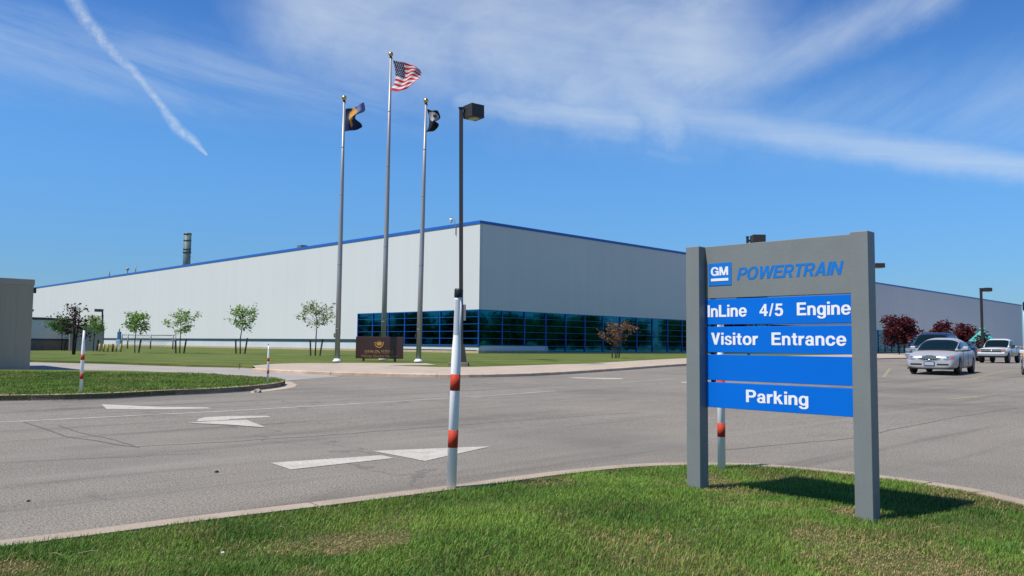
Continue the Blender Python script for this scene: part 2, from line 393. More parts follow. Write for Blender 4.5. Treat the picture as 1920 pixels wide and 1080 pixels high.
class MB:
    def __init__(s): s.b = bmesh.new(); s.mi = 0; s.smooth = False
    def face(s, pts):
        f = s.b.faces.new([s.b.verts.new(Vector(p)) for p in pts]); f.material_index = s.mi; return f
    def box(s, lo, hi, bev=0.0):
        lo, hi = Vector(lo), Vector(hi)
        r = bmesh.ops.create_cube(s.b, size=1, matrix=Matrix.Translation((lo+hi)/2) @ Matrix.Diagonal((*(hi-lo), 1)))
        s._fin(r['verts'], bev); return s
    def _fin(s, vs, bev=0.0, seg=2):
        fs = {f for v in vs for f in v.link_faces}
        for f in fs: f.material_index = s.mi
        if bev:
            es = list({e for v in vs for e in v.link_edges})
            r = bmesh.ops.bevel(s.b, geom=es, offset=bev, segments=seg, profile=.5, affect='EDGES')
            for f in r['faces']: f.material_index = s.mi
    def bar(s, p, q, w, d=None, up=(0, 0, 1)):
        p, q = Vector(p), Vector(q); d = d or w
        z = (q-p); l = z.length; z.normalize()
        x = Vector(up).cross(z)
        if x.length < 1e-4: x = Vector((1, 0, 0)).cross(z)
        x.normalize(); y = z.cross(x)
        m = Matrix((( x.x, y.x, z.x, 0), (x.y, y.y, z.y, 0), (x.z, y.z, z.z, 0), (0, 0, 0, 1)))
        r = bmesh.ops.create_cube(s.b, size=1, matrix=Matrix.Translation((p+q)/2) @ m @ Matrix.Diagonal((w, d, l, 1)))
        s._fin(r['verts']); return s
    def tube(s, pts, rad, n=10, caps=True):
        pts = [Vector(p) for p in pts]; rings = []
        if not hasattr(rad, '__len__'): rad = [rad]*len(pts)
        t0 = None
        for i, p in enumerate(pts):
            t = (pts[min(i+1, len(pts)-1)] - pts[max(i-1, 0)]).normalized()
            x = Vector((1, 0, 0)) if abs(t.x) < .9 else Vector((0, 1, 0))
            x = (x - t*x.dot(t)).normalized(); y = t.cross(x)
            rings.append([s.b.verts.new(p + (x*math.cos(2*math.pi*k/n) + y*math.sin(2*math.pi*k/n))*rad[i]) for k in range(n)])
        for a_, b_ in zip(rings, rings[1:]):
            for k in range(n):
                f = s.b.faces.new((a_[k], a_[(k+1) % n], b_[(k+1) % n], b_[k])); f.material_index = s.mi; f.smooth = True
        if caps:
            for r_ in (rings[0], rings[-1]):
                f = s.b.faces.new(r_); f.material_index = s.mi
        return s
    def ball(s, c, r, sc=(1, 1, 1), n=12):
        q = bmesh.ops.create_uvsphere(s.b, u_segments=n, v_segments=n//2+2, radius=r, matrix=Matrix.Translation(c) @ Matrix.Diagonal((*sc, 1)))
        for f in {f for v in q['verts'] for f in v.link_faces}: f.material_index = s.mi; f.smooth = True
        return s
    def prism(s, pts, dvec):
        """outline pts (3D, planar) pushed along dvec"""
        d = Vector(dvec); A = [s.b.verts.new(Vector(p)) for p in pts]; B = [s.b.verts.new(Vector(p)+d) for p in pts]
        fs = [s.b.faces.new(A), s.b.faces.new(B[::-1])]
        n = len(A)
        for k in range(n): fs.append(s.b.faces.new((A[k], B[k], B[(k+1) % n], A[(k+1) % n])))
        for f in fs: f.material_index = s.mi
        return s
    def mesh(s, name, mats):
        bmesh.ops.recalc_face_normals(s.b, faces=s.b.faces[:])
        me = bpy.data.meshes.new(name); s.b.to_mesh(me); s.b.free()
        for m in (mats if isinstance(mats, (list, tuple)) else [mats]): me.materials.append(m)
        return me
    def build(s, name, mats, parent=None, **k): return link(name, s.mesh(name, mats), parent, **k)

def quads_mesh(name, P, m):
    """P: (n,4,3) array of quads"""
    n = len(P); me = bpy.data.meshes.new(name)
    me.vertices.add(n*4); me.vertices.foreach_set('co', P.reshape(-1).astype(np.float32))
    me.loops.add(n*4); me.loops.foreach_set('vertex_index', np.arange(n*4, dtype=np.int32))
    me.polygons.add(n); me.polygons.foreach_set('loop_start', np.arange(0, n*4, 4, dtype=np.int32))
    me.polygons.foreach_set('loop_total', np.full(n, 4, dtype=np.int32))
    me.materials.append(m); me.update(calc_edges=True)
    return me

def sheet(name, pts, dz, m, skirt=0.0, step=2.0, parent=None, kind='structure', bumps=None):
    """a patch of ground following the terrain, with an edge going down by skirt"""
    b = bmesh.new()
    f = b.faces.new([b.verts.new((p[0], p[1], 0)) for p in pts])
    if f.normal.z < 0: f.normal_flip()
    bmesh.ops.triangulate(b, faces=[f])
    ys = [p[1] for p in pts]; y = max(min(ys), 6.0)
    while y < min(max(ys), 62):
        bmesh.ops.bisect_plane(b, geom=b.verts[:]+b.edges[:]+b.faces[:], plane_co=(0, y, 0), plane_no=(0, 1, 0)); y += step
    if bumps:
        xs = [p[0] for p in pts]; x = max(min(xs), -8)
        while x < min(max(xs), 12):
            bmesh.ops.bisect_plane(b, geom=b.verts[:]+b.edges[:]+b.faces[:], plane_co=(x, 0, 0), plane_no=(1, 0, 0)); x += .5
        y = max(min(ys), -2)
        while y < max(ys):
            bmesh.ops.bisect_plane(b, geom=b.verts[:]+b.edges[:]+b.faces[:], plane_co=(0, y, 0), plane_no=(0, 1, 0)); y += .5
    for v in b.verts: v.co.z = tz(v.co.y) + dz + (bumps(v.co.x, v.co.y) if bumps else 0)
    if skirt:
        be = [e for e in b.edges if e.is_boundary]
        r = bmesh.ops.extrude_edge_only(b, edges=be)
        for v in [g for g in r['geom'] if isinstance(g, bmesh.types.BMVert)]: v.co.z -= skirt
    bmesh.ops.recalc_face_normals(b, faces=b.faces[:])
    me = bpy.data.meshes.new(name); b.to_mesh(me); b.free(); me.materials.append(m)
    return link(name, me, parent, kind=kind if parent is None else None)

def smooth_poly(pts, n=6):
    """Catmull-Rom through 2-D points"""
    P = [Vector((p[0], p[1], 0)) for p in pts]; out = []
    for i in range(len(P)-1):
        p0, p1, p2, p3 = P[max(i-1, 0)], P[i], P[i+1], P[min(i+2, len(P)-1)]
        for k in range(n):
            t = k/n
            out.append(.5*((2*p1) + (p2-p0)*t + (2*p0-5*p1+4*p2-p3)*t*t + (3*p1-p0-3*p2+p3)*t**3))
    out.append(P[-1]); return out

def offset(line, d):
    out = []
    for i, p in enumerate(line):
        t = (line[min(i+1, len(line)-1)] - line[max(i-1, 0)]); t.z = 0; t.normalize()
        out.append(Vector((p.x - t.y*d, p.y + t.x*d, 0)))
    return out

def kerb_strip(name, line, width, dz, h, m, joint=3.0, kind='structure'):
    """kerb: line is its outer (road side) edge; the inner edge lies to the left of it; with joints"""
    inner = offset(line, width); mb = MB(); b = mb.b
    prof = lambda o, i: [Vector((o.x, o.y, tz(o.y)-.05)), Vector((o.x, o.y, tz(o.y)+dz-.025)), o.lerp(i, .16) + Vector((0, 0, tz(o.y)+dz)), Vector((i.x, i.y, tz(i.y)+dz)), Vector((i.x, i.y, tz(i.y)-.05))]
    acc = 0; start = True; prev = None
    for k in range(len(line)-1):
        seg = (line[k+1]-line[k]).length; steps = max(1, int(seg/.5))
        for q in range(steps):
            t0, t1 = q/steps, (q+1)/steps
            acc += seg/steps
            gap = 0
            if acc > joint: gap = .018; acc = 0
            o0, o1 = line[k].lerp(line[k+1], t0), line[k].lerp(line[k+1], t1); i0, i1 = inner[k].lerp(inner[k+1], t0), inner[k].lerp(inner[k+1], t1)
            if gap:
                g = gap/(seg/steps); o1 = o0.lerp(o1, 1-g); i1 = i0.lerp(i1, 1-g)
            A, B = prof(o0, i0), prof(o1, i1)
            vs = [b.verts.new(p) for p in A], [b.verts.new(p) for p in B]
            for j in range(4): b.faces.new((vs[0][j], vs[0][j+1], vs[1][j+1], vs[1][j]))
            if gap: b.faces.new(vs[1])
    bmesh.ops.remove_doubles(b, verts=b.verts[:], dist=1e-4)
    return mb.build(name, m, kind=kind), inner

# ------------------------------------------------------------------ ground, road, lawns
def gridded(name, x0, x1, y0, y1, dz, m):
    return sheet(name, [(x0, y0), (x1, y0), (x1, y1), (x0, y1)], dz, m)
gridded('ground', -2500, 2500, -2500, 4000, -.06, M['field'])
road = gridded('road', -120, 260, -60, 320, 0.0, M['asphalt'])

near_px = [(0, 1011), (200, 986), (400, 961), (620, 935.5), (845, 908), (1000, 887), (1130, 873), (1230, 867), (1330, 866.5), (1430, 869), (1600, 884), (1750, 903), (1850, 919), (1920, 935)]
KH = .13
nl = [G(*p, KH) for p in near_px]
first, last = nl[0], nl[-1]
nl = [first + (first-nl[1])*3.0] + nl + [last + (last-nl[-2])*6]
near_line = smooth_poly(nl, 5)
# the strip's inner side is on the right when walking left to right, so walk it backwards
kb, near_in = kerb_strip('kerb', near_line[::-1], .20, KH, .18, M['kerb'], 3.1)
lawn_poly = [Vector((p.x, p.y, 0)) for p in near_in] + [Vector((-9, -9, 0)), Vector((11, -9, 0))]
def mound(x, y):
    return .045*math.sin(x*1.3+.4)*math.cos(y*1.1) + .018*math.sin(x*2.9+1)*math.sin(y*2.3+2)
def inset_fade(x, y):
    d = min((Vector((x, y, 0))-p).length for p in near_in)
    return min(1, d/.7)
near_lawn = sheet('lawn', lawn_poly, KH-.012, M['soil'], .1, bumps=lambda x, y: mound(x, y)*inset_fade(x, y))

# island on the left with its kerb
il_px = [(0, 740), (170, 737), (300, 731), (400, 727), (470, 722), (512, 717), (523, 712.5)]
il_top = [(512, 708.5), (480, 706.5), (440, 704), (370, 699.5), (250, 694.5), (60, 692.5), (0, 692.5)]
il = [G(*p, KH) for p in il_px]; il = [il[0] + (il[0]-il[1])*3.0] + il
il_line = smooth_poly(il, 5)
ikb, il_in = kerb_strip('kerb', il_line[::-1], .18, KH, .2, M['kerb_dark'], 2.4)
it = [G(*p, KH) for p in il_top]; it.append(it[-1] + (it[-1]-it[-2])*8)
isl_poly = [Vector((p.x, p.y, 0)) for p in il_in[::-1]] + [Vector((p.x, p.y, 0)) for p in it]
island = sheet('lawn', isl_poly, KH-.01, M['lawn'], .1)
tipc = [G(523, 713), G(545, 716), G(557, 721), G(552, 726), G(530, 730), G(500, 734), G(470, 738), G(470, 734)]
sheet('gutter', tipc[::-1], .004, M['conc'])

# far lawn with the building on it, the pavement along its edge
kerb_px = [(472, 690.5), (560, 695), (640, 697.5), (720, 699.5), (800, 701), (880, 701.5), (980, 699.5), (1060, 696), (1132, 691.5), (1200, 687), (1284, 681.5), (1400, 676.5), (1520, 673.5), (1650, 671), (1720, 670)]
kl = [G(*p, .12) for p in kerb_px]
kl = kl + [kl[-1] + (kl[-1]-kl[-2])*6]
kline = smooth_poly(kl, 4)
fkb, k_in = kerb_strip('kerb', kline, .2, .12, .2, M['kerb_dark'], 4.0)
top_px = [(474, 685.5), (520, 681.5), (610, 680.6), (725, 684.5), (845, 688.0), (960, 685.5), (1050, 682.5), (1132, 679.5), (1285, 671.5), (1400, 668), (1520, 666), (1650, 663.3), (1720, 662.6)]
tl = [G(*p, .125) for p in top_px]; tl = tl + [tl[-1] + (tl[-1]-tl[-2])*6]
tline = smooth_poly(tl, 4)
pave = sheet('pavement', [p for p in k_in] + [Vector((p.x, p.y, 0)) for p in tline[::-1]], .116, M['conc'])
low_px = [(-60, 679), (0, 679), (62, 679.3), (200, 682.7), (350, 688), (455, 690)]
ll = [Vector((p.x, p.y, 0)) for p in (G(*q, .0) for q in low_px)]
ll = [ll[0] + Vector((-60, 0, 0))] + ll
far_poly = ll + [Vector((p.x, p.y, 0)) for p in tline] + [Vector((230, 330, 0)), Vector((-200, 330, 0))]
far_lawn = sheet('lawn', far_poly, .10, M['lawn'], .1)
drv = [Vector((p.x, p.y, 0)) for p in it[::-1]] + [Vector((*G(560, 712).xy, 0)), Vector((*G(640, 706).xy, 0)), Vector((*G(560, 697).xy, 0))] + [p for p in ll[::-1]]
drv = drv[0:1] + drv[1:]
sheet('driveway', drv, .006, M['drive'])
pad_px = [(617, 681.3), (640, 679.5), (725, 680.2), (800, 680.4), (818, 683.5), (725, 684.2)]
sheet('flagpole_pad', [G(*p, .13) for p in pad_px][::-1], .112, M['conc'])

# painted markings and cracks belong to the road
def mark(name, pxs, m=None, dz=.005):
    return sheet(name, [G(*p) for p in pxs][::-1], dz, m or M['paint'], parent=road)
def stripe(name, pxs, w, m, dz=.004):
    pts = [G(*p) for p in pxs]; P = [Vector((p.x, p.y, 0)) for p in pts]
    a_, b_ = offset(P, w/2), offset(P, -w/2)
    return sheet(name, a_ + b_[::-1], dz, m, parent=road)
mark('painted_arrow', [(507, 868.5), (716, 854.2), (739, 859.5), (545, 881.0)])
mark('painted_arrow', [(698, 846), (921, 837.3), (797, 865.0)])
mark('painted_arrow', [(369, 790.3), (372, 786), (385, 782.6), (430, 780.5), (500, 780), (509, 782.3), (470, 784.3), (430, 786.3), (429, 787.6), (400, 789.2)])
mark('painted_arrow', [(352, 793.8), (400, 790.3), (432, 788.8), (463, 788.2), (499, 802.4), (430, 797.3)], dz=.009)
mark('painted_arrow', [(190, 758.5), (300, 763.2), (386, 764.0), (398, 766.2), (320, 768), (200, 767.2)])
mark('painted_arrow', [(1063, 707.2), (1116, 708.8), (1164, 709.3), (1170, 710.8), (1130, 711.2), (1108, 710.2), (1080, 709.2)])
mark('painted_arrow', [(1276, 716.5), (1300, 716), (1300, 718), (1280, 718)])
stripe('lane_line', [(-80, 796.5), (0, 792), (430, 770.5), (700, 755.2), (960, 739.3), (1040, 733)], .11, M['paint_thin'])
stripe('lane_line', [(1166, 717.5), (1230, 712.5), (1265, 709.8)], .09, M['paint_thin'])
stripe('bay_line', [(1657, 707), (1669, 690.5)], .12, M['yellow_paint'])
stripe('bay_line', [(1822, 711), (1860, 700.5), (1900, 693)], .12, M['yellow_paint'])
stripe('bay_line', [(1776, 749.5), (1830, 743.5), (1885, 737.5)], .12, M['yellow_paint'])
stripe('bay_line', [(1655, 734.5), (1700, 734), (1745, 733.5)], .10, M['yellow_paint'])
def crack(pxs, w=.03):
    q = []
    for a_, b_ in zip(pxs, pxs[1:]):
        for k in range(6):
            t = k/6; q.append((a_[0]+(b_[0]-a_[0])*t, a_[1]+(b_[1]-a_[1])*t + random.uniform(-.8, .8)))
    q.append(pxs[-1]); stripe('tar_crack', q, w, M['crack'], .003)
crack([(45, 792), (85, 805), (120, 818), (250, 838)], .03)
crack([(110, 798), (150, 812), (215, 825), (260, 840)], .022)
crack([(250, 838), (420, 829), (600, 817), (790, 803), (960, 789), (1200, 773)], .022)
crack([(0, 868), (200, 858), (380, 850)], .012)
crack([(1350, 845), (1600, 822), (1700, 800), (1800, 781), (1910, 765)], .02)
crack([(1660, 760), (1780, 760), (1920, 752)], .02)

# ------------------------------------------------------------------ entrance sign
HL = KH
pl = G(1313, 921, HL)
lo_, hi_ = .3, 4.0
for _ in range(50):
    s_ = (lo_+hi_)/2
    if proj(pl + U*s_)[0] < 1603: lo_ = s_
    else: hi_ = s_
GAP = s_
PW = .127
SIGN_Z = tz(pl.y) + HL
sign = empty('entrance_sign', Vector((pl.x, pl.y, SIGN_Z)), ROTZ, 'grey two post sign with blue visitor entrance and parking panels on the grass', 'sign')
pr = pl + U*GAP
ZT_R = zfor(pr, 435) - SIGN_Z
ZT_L = zfor(pl, 461.5) - SIGN_Z
for x0, top in ((-PW, ZT_L), (GAP, ZT_R)):
    MB().box((x0, 0, -.25), (x0+PW, PW, top), .004).build('post', M['sign_grey'], sign)
ys, yb = .095, .140
rz = lambda py: zfor(pr + V*ys, py) - SIGN_Z
HT = zfor(pr + V*ys, 438) - SIGN_Z
hdr = MB().box((0, ys, rz(549.5)), (GAP, yb, HT), .003).build('header_panel', M['sign_grey'], sign)
rows = [(551.5, 605.5), (610, 665), (669.5, 724.5), (729, 783)]
panels = [MB().box((0, ys, rz(b_)), (GAP, yb, rz(t_)), .003).build('sign_panel', M['sign_blue'], sign) for t_, b_ in rows]
MB().box((.02, yb+.001, rz(770)), (.05, yb+.03, HT-.1)).build('mounting_rail', M['bronze'], sign)
MB().box((GAP-.05, yb+.001, rz(770)), (GAP-.02, yb+.03, HT-.1)).build('mounting_rail', M['bronze'], sign)
MB().box((.26, yb+.002, rz(560)), (.52, yb+.03, rz(540))).build('bracket', M['bronze'], sign)

# plain bold grotesque letters, drawn as outlines from bars, bows and slanted strokes
def _rect(x0, y0, x1, y1): return lambda x, y: np.maximum(np.maximum(x0-x, x-x1), np.maximum(y0-y, y-y1))
def _ell(cx, cy, rx, ry, p=2.25): return lambda x, y: ((np.abs((x-cx)/rx)**p + np.abs((y-cy)/ry)**p)**(1/p) - 1)*min(rx, ry)
def _ring(cx, cy, rx, ry, ix, iy, keep=None):
    o, i = _ell(cx, cy, rx, ry), _ell(cx, cy, ix, iy)
    if keep is None: return lambda x, y: np.maximum(o(x, y), -i(x, y))
    return lambda x, y: np.maximum(np.maximum(o(x, y), -i(x, y)), keep(x, y))
def _poly(*P):
    c = np.mean(P, axis=0)
    def f(x, y):
        r = None
        for (ax, ay), (bx, by) in zip(P, P[1:]+P[:1]):
            nx, ny = by-ay, ax-bx; l = math.hypot(nx, ny); nx, ny = nx/l, ny/l
            if (c[0]-ax)*nx + (c[1]-ay)*ny > 0: nx, ny = -nx, -ny
            v = (x-ax)*nx + (y-ay)*ny; r = v if r is None else np.maximum(r, v)
        return r
    return f
def _cut(f, *g):
    def h(x, y):
        r = f(x, y)
        for q in g: r = np.maximum(r, -q(x, y))
        return r
    return h
def _dee(xc, y0, y1, rx, x0=0):
    e = _ell(xc, (y0+y1)/2, rx, (y1-y0)/2, 2.1); r = _rect(x0, y0, xc, y1)
    return lambda x, y: np.minimum(r(x, y), np.maximum(e(x, y), xc-x))
def _up(v): return lambda x, y: v-y
def _dn(v): return lambda x, y: y-v
_bowl = _cut(_dee(.42, .38, 1, .31), _dee(.41, .545, .835, .115, .205))
_t = .205
GLYPH = {
 'I': (.205, [_rect(0, 0, .205, 1)]),
 'L': (.62, [_rect(0, 0, .205, 1), _rect(0, 0, .64, .175)]),
 'E': (.68, [_rect(0, 0, .205, 1), _rect(0, 0, .69, .175), _rect(0, .825, .67, 1), _rect(0, .425, .62, .59)]),
 'P': (.71, [_rect(0, 0, .205, 1), _bowl]),
 'R': (.76, [_rect(0, 0, .205, 1), _bowl, _poly((.33, .45), (.54, .45), (.77, 0), (.53, 0))]),
 'O': (.86, [_ring(.43, .5, .43, .52, .215, .345)]),
 'W': (1.16, [_poly((0, 1), (.22, 1), (.41, 0), (.20, 0)), _poly((.47, 1), (.66, 1), (.41, 0), (.26, 0)), _poly((.50, 1), (.69, 1), (.90, 0), (.75, 0)), _poly((.94, 1), (1.16, 1), (.96, 0), (.75, 0))]),
 'T': (.68, [_rect(.237, 0, .443, 1), _rect(0, .825, .68, 1)]),
 'A': (.80, [_poly((0, 0), (.22, 0), (.50, 1), (.29, 1)), _poly((.80, 0), (.58, 0), (.30, 1), (.51, 1)), _rect(.18, .21, .62, .36)]),
 'N': (.76, [_rect(0, 0, .2, 1), _rect(.56, 0, .76, 1), _poly((0, 1), (.21, 1), (.76, 0), (.55, 0))]),
 'G': (.84, [_cut(_ring(.42, .5, .42, .52, .215, .345), _rect(.45, .40, 1, .655)), _rect(.45, .39, .84, .545), _rect(.69, .0, .84, .545)]),
 'M': (.90, [_rect(0, 0, .19, 1), _rect(.71, 0, .90, 1), _poly((0, 1), (.26, 1), (.54, 0), (.36, 0)), _poly((.90, 1), (.64, 1), (.36, 0), (.54, 0))]),
 'V': (.74, [_poly((0, 1), (.225, 1), (.47, 0), (.27, 0)), _poly((.74, 1), (.515, 1), (.27, 0), (.47, 0))]),
 'n': (.60, [_rect(0, 0, .195, .73), _ring(.305, .43, .295, .32, .11, .155, _up(.43)), _rect(.405, 0, .60, .435)]),
 'r': (.39, [_rect(0, 0, .195, .73), _ring(.40, .40, .36, .345, .20, .155, lambda x, y: np.maximum(.40-y, x-.40))]),
 'i': (.195, [_rect(0, 0, .195, .73), _rect(0, .835, .195, 1)]),
 'e': (.64, [_cut(_ring(.32, .365, .325, .385, .135, .235), _rect(.32, .205, 1, .315)), _rect(.08, .30, .642, .425)]),
 'o': (.68, [_ring(.34, .365, .34, .385, .145, .225)]),
 'a': (.61, [_ring(.27, .215, .27, .232, .10, .095), _rect(.385, .06, .575, .50), _rect(.40, 0, .60, .09), _ring(.30, .47, .275, .28, .095, .135, _up(.49)), _rect(.27, .31, .45, .435)]),
 'g': (.63, [_ring(.31, .375, .31, .375, .125, .225), _rect(.44, -.06, .63, .73), _ring(.32, -.05, .31, .22, .125, .09, _dn(-.05))]),
 's': (.57, [_cut(_ring(.28, .54, .265, .21, .095, .08), _rect(.28, .2, 1, .52)), _cut(_ring(.285, .20, .285, .22, .11, .085), _rect(-1, .215, .285, .5))]),
 't': (.40, [_rect(.10, .16, .295, .93), _rect(0, .59, .40, .73), _ring(.295, .19, .195, .19, .02, .045, lambda x, y: np.maximum(y-.19, x-.297)), _rect(.29, 0, .40, .145)]),
 'c': (.62, [_cut(_ring(.325, .365, .325, .385, .135, .225), _rect(.40, .275, 1, .455))]),
 'k': (.63, [_rect(0, 0, .195, 1), _poly((.14, .28), (.14, .46), (.37, .73), (.60, .73)), _poly((.20, .40), (.34, .52), (.64, 0), (.41, 0))]),
 '4': (.64, [_rect(.35, 0, .54, .97), _rect(0, .215, .645, .37), _poly((0, .30), (0, .37), (.38, .97), (.50, .97), (.14, .32))]),
 '5': (.64, [_rect(.10, .81, .58, .97), _poly((.06, .44), (.24, .44), (.27, .97), (.12, .97)), _cut(_ring(.315, .315, .325, .335, .13, .175), _rect(-1, .235, .28, .46))]),
 '/': (.36, [_poly((0, -.02), (.13, -.02), (.37, 1), (.24, 1))]),
}
_GC = {}
def glyph(ch, n=.022):
    if ch in _GC: return _GC[ch]
    w, parts = GLYPH[ch]
    xs = np.arange(-.04, w+.09, n); ys_ = np.arange(-.32, 1.08, n); XX, YY = np.meshgrid(xs, ys_, indexing='ij')
    f = parts[0](XX, YY)
    for q in parts[1:]: f = np.minimum(f, q(XX, YY))
    polys = []
    for j in range(len(ys_)-1):
        run = None
        for i in range(len(xs)):
            if i < len(xs)-1:
                c4 = [(i, j), (i+1, j), (i+1, j+1), (i, j+1)]; v = [f[q] for q in c4]; full = max(v) < 0
            else: full = False; v = [1]
            if full:
                if run is None: run = i
                continue
            if run is not None: polys.append([(xs[run], ys_[j]), (xs[i], ys_[j]), (xs[i], ys_[j+1]), (xs[run], ys_[j+1])]); run = None
            if min(v) < 0:
                out = []
                for k in range(4):
                    a_, b_ = c4[k], c4[(k+1) % 4]; fa, fb = f[a_], f[b_]; pa_, pb_ = (xs[a_[0]], ys_[a_[1]]), (xs[b_[0]], ys_[b_[1]])
                    if fa < 0: out.append(pa_)
                    if (fa < 0) != (fb < 0):
                        t_ = fa/(fa-fb); out.append((pa_[0]+(pb_[0]-pa_[0])*t_, pa_[1]+(pb_[1]-pa_[1])*t_))
                if len(out) > 2: polys.append(out)
    _GC[ch] = (w, polys); return _GC[ch]
def sign_text(name, body, width, cap, m, track=.085, word=.47, shear=0):
    pen = 0; P = []
    for ch in body:
        if ch == ' ': pen += word; continue
        w, polys = glyph(ch)
        for q in polys: P.append([(px_+pen+py_*shear, py_) for px_, py_ in q])
        pen += w + track
    tot = pen - track; sx = width/(tot + shear)
    vs, fs = [], []
    for q in P:
        fs.append(list(range(len(vs), len(vs)+len(q)))); vs += [(x_*sx, 0, y_*cap) for x_, y_ in q]
    me = bpy.data.meshes.new(name); me.from_pydata(vs, [], fs); me.materials.append(m); me.update(); return me

def text_mesh(name, body, width, cap, mats, bold=.02, shear=0, ext=.0015, spacing=1.0, word=1.0):
    def make(t, bo):
        cu = bpy.data.curves.new('t', 'FONT'); cu.body = t; cu.size = 1; cu.offset = bo; cu.shear = shear
        cu.extrude = 0; cu.space_character = spacing; cu.space_word = word; cu.resolution_u = 6
        o = bpy.data.objects.new('t', cu); C.objects.link(o)
        dg = bpy.context.evaluated_depsgraph_get(); me = bpy.data.meshes.new_from_object(o.evaluated_get(dg))
        bpy.data.objects.remove(o); bpy.data.curves.remove(cu); return me
    hm = make('H', bold); hh = max(v.co.y for v in hm.vertices) - min(v.co.y for v in hm.vertices); bpy.data.meshes.remove(hm)
    me = make(body, bold); xs = [v.co.x for v in me.vertices]
    x0, x1 = min(xs), max(xs); sx, sy = width/(x1-x0), cap/hh
    b = bmesh.new(); b.from_mesh(me); bpy.data.meshes.remove(me)
    for v in b.verts: v.co = Vector(((v.co.x-x0)*sx, 0, v.co.y*sy + bold*sy))
    r = bmesh.ops.extrude_face_region(b, geom=b.faces[:])
    for g in r['geom']:
        if isinstance(g, bmesh.types.BMVert): g.co.y -= ext
    bmesh.ops.recalc_face_normals(b, faces=b.faces[:])
    out = bpy.data.meshes.new(name); b.to_mesh(out); b.free(); out.materials.append(mats); return out
def px_x(px):            # place along the sign for a photo column
    lo, hi = -.3, GAP+.3
    for _ in range(40):
        m = (lo+hi)/2
        if proj(pl + U*m + V*ys + Vector((0, 0, 1)))[0] < px: lo = m
        else: hi = m
    return lo
def letter(body, xa, xb, zb, cap, parent, m, **k):
    x0, x1 = px_x(xa), px_x(xb)
    o = link('lettering', sign_text('lettering', body, x1-x0, cap, m, **k), parent); o.location = (x0, ys-.002, zb); return o
CAP = .098
for pn, txt, xa, xb in ((0, 'InLine  4/5  Engine', 1327.5, 1597.5), (1, 'Visitor  Entrance', 1334, 1588), (3, 'Parking', 1398.5, 1515)):
    t_, b_ = rows[pn]
    letter(txt, xa, xb, (rz(t_)+rz(b_))/2 - .042, CAP, panels[pn], M['white_vinyl'])
letter('POWERTRAIN', 1383, 1586, rz(513), .100, hdr, M['letter_blue'], track=.05, shear=.22)
xa, xb = px_x(1330), px_x(1373)
zg0 = zfor(pl + V*ys, 536.5) - SIGN_Z; zg1 = zg0 + .185
MB().box((xa, ys-.004, zg0), (xb, ys, zg1)).build('emblem', M['logo_blue'], hdr)
eg = link('emblem_lettering', sign_text('emblem_lettering', 'GM', (xb-xa)*.76, .070, M['white_vinyl'], track=.06), hdr)
eg.location = (xa + (xb-xa)*.11, ys-.0052, zg0 + .082)
MB().box((xa+(xb-xa)*.12, ys-.007, zg0+.036), (xb-(xb-xa)*.12, ys-.0042, zg0+.058)).build('emblem_bar', M['white_vinyl'], hdr)

# ------------------------------------------------------------------ white marker posts with red bands
def marker(base, H, lean, label, cut=1.0, tip=False):
    t = empty('marker_post', base, 0, label, 'marker post', 'white posts with red bands along the kerbs')
    t.rotation_euler = (R(lean[1]), R(lean[0]), 0)
    r0 = .0245*H; r1 = .0185*H
    prof = [(0, r0*1.02), (.64, r0), (.70, r0*.93), (.76, r1*1.03), (.955 if not tip else .93, r1 if not tip else r1*.75)]
    pts = [(z, r) for z, r in prof if z <= cut]
    if cut < 1: pts.append((cut, r1))
    MB().tube([(0, 0, z*H-(.1 if i == 0 else 0)) for i, (z, r) in enumerate(pts)], [r for z, r in pts], 20).build('sleeve', M['boll_white'], t)
    for z0, z1 in ((.200, .287), (.484, .566)):
        MB().tube([(0, 0, z0*H), (0, 0, z1*H)], r0*1.03, 20).build('red_band', M['boll_red'], t)
    if cut >= 1:
        zc = prof[-1][0]
        if tip: MB().ball((0, 0, zc*H+.01), r1*.95, (1, 1, 1.1)).build('cap', M['boll_cap'], t)
        else: MB().tube([(0, 0, zc*H), (0, 0, zc*H+.003), (0, 0, H*.993), (0, 0, H)], [r1*1.1, r1*1.22, r1*1.22, r1*1.05], 20).build('cap', M['boll_cap'], t)
        if not tip:
            b = MB()
            for k in range(6):
                a0 = R(205 + k*16); a1 = R(205 + (k+1)*16); rr = lambda z: (r1*1.03 + (r1-r1*1.03)*(z-.76)/.195)+.0012
                f = b.face([(math.cos(q)*rr(z), math.sin(q)*rr(z), z*H) for q, z in ((a0, .765), (a1, .765), (a1, .945), (a0, .945))])
            b.build('reflective_strip', M['boll_reflect'], t)
    else:
        MB().tube([(-.01, 0, cut*H-.03), (-.018, .01, cut*H+.045)], .012, 8).build('broken_tip', M['boll_cap'], t)
    return t
b0 = G(846, 914.5, KH)
marker(b0, zfor(b0, 541)-b0.z, (1.35, 0), 'tall leaning white post with two red bands standing at the near grass edge')
b1 = G(1353, 878, KH)
marker(b1, 1.01*(zfor(b1, 588)-b1.z), (0, 0), 'white post with red bands standing behind the blue panelled sign')
b2 = G(151.5, 736, KH)
marker(b2, zfor(b2, 610)-b2.z, (.4, 0), 'white red banded post tapering to a black tip on the grass island', tip=True)
b3 = G(502, 716.5, KH)
marker(b3, (zfor(b3, 648)-b3.z)/.85, (0, 0), 'short white post with broken top and red bands at the island tip', cut=.85)
b4 = atdepth(1929, 6.9, KH)
marker(b4, zfor(b4, 566)-b4.z, (0, 0), 'dark capped white post cut off by the right picture edge')

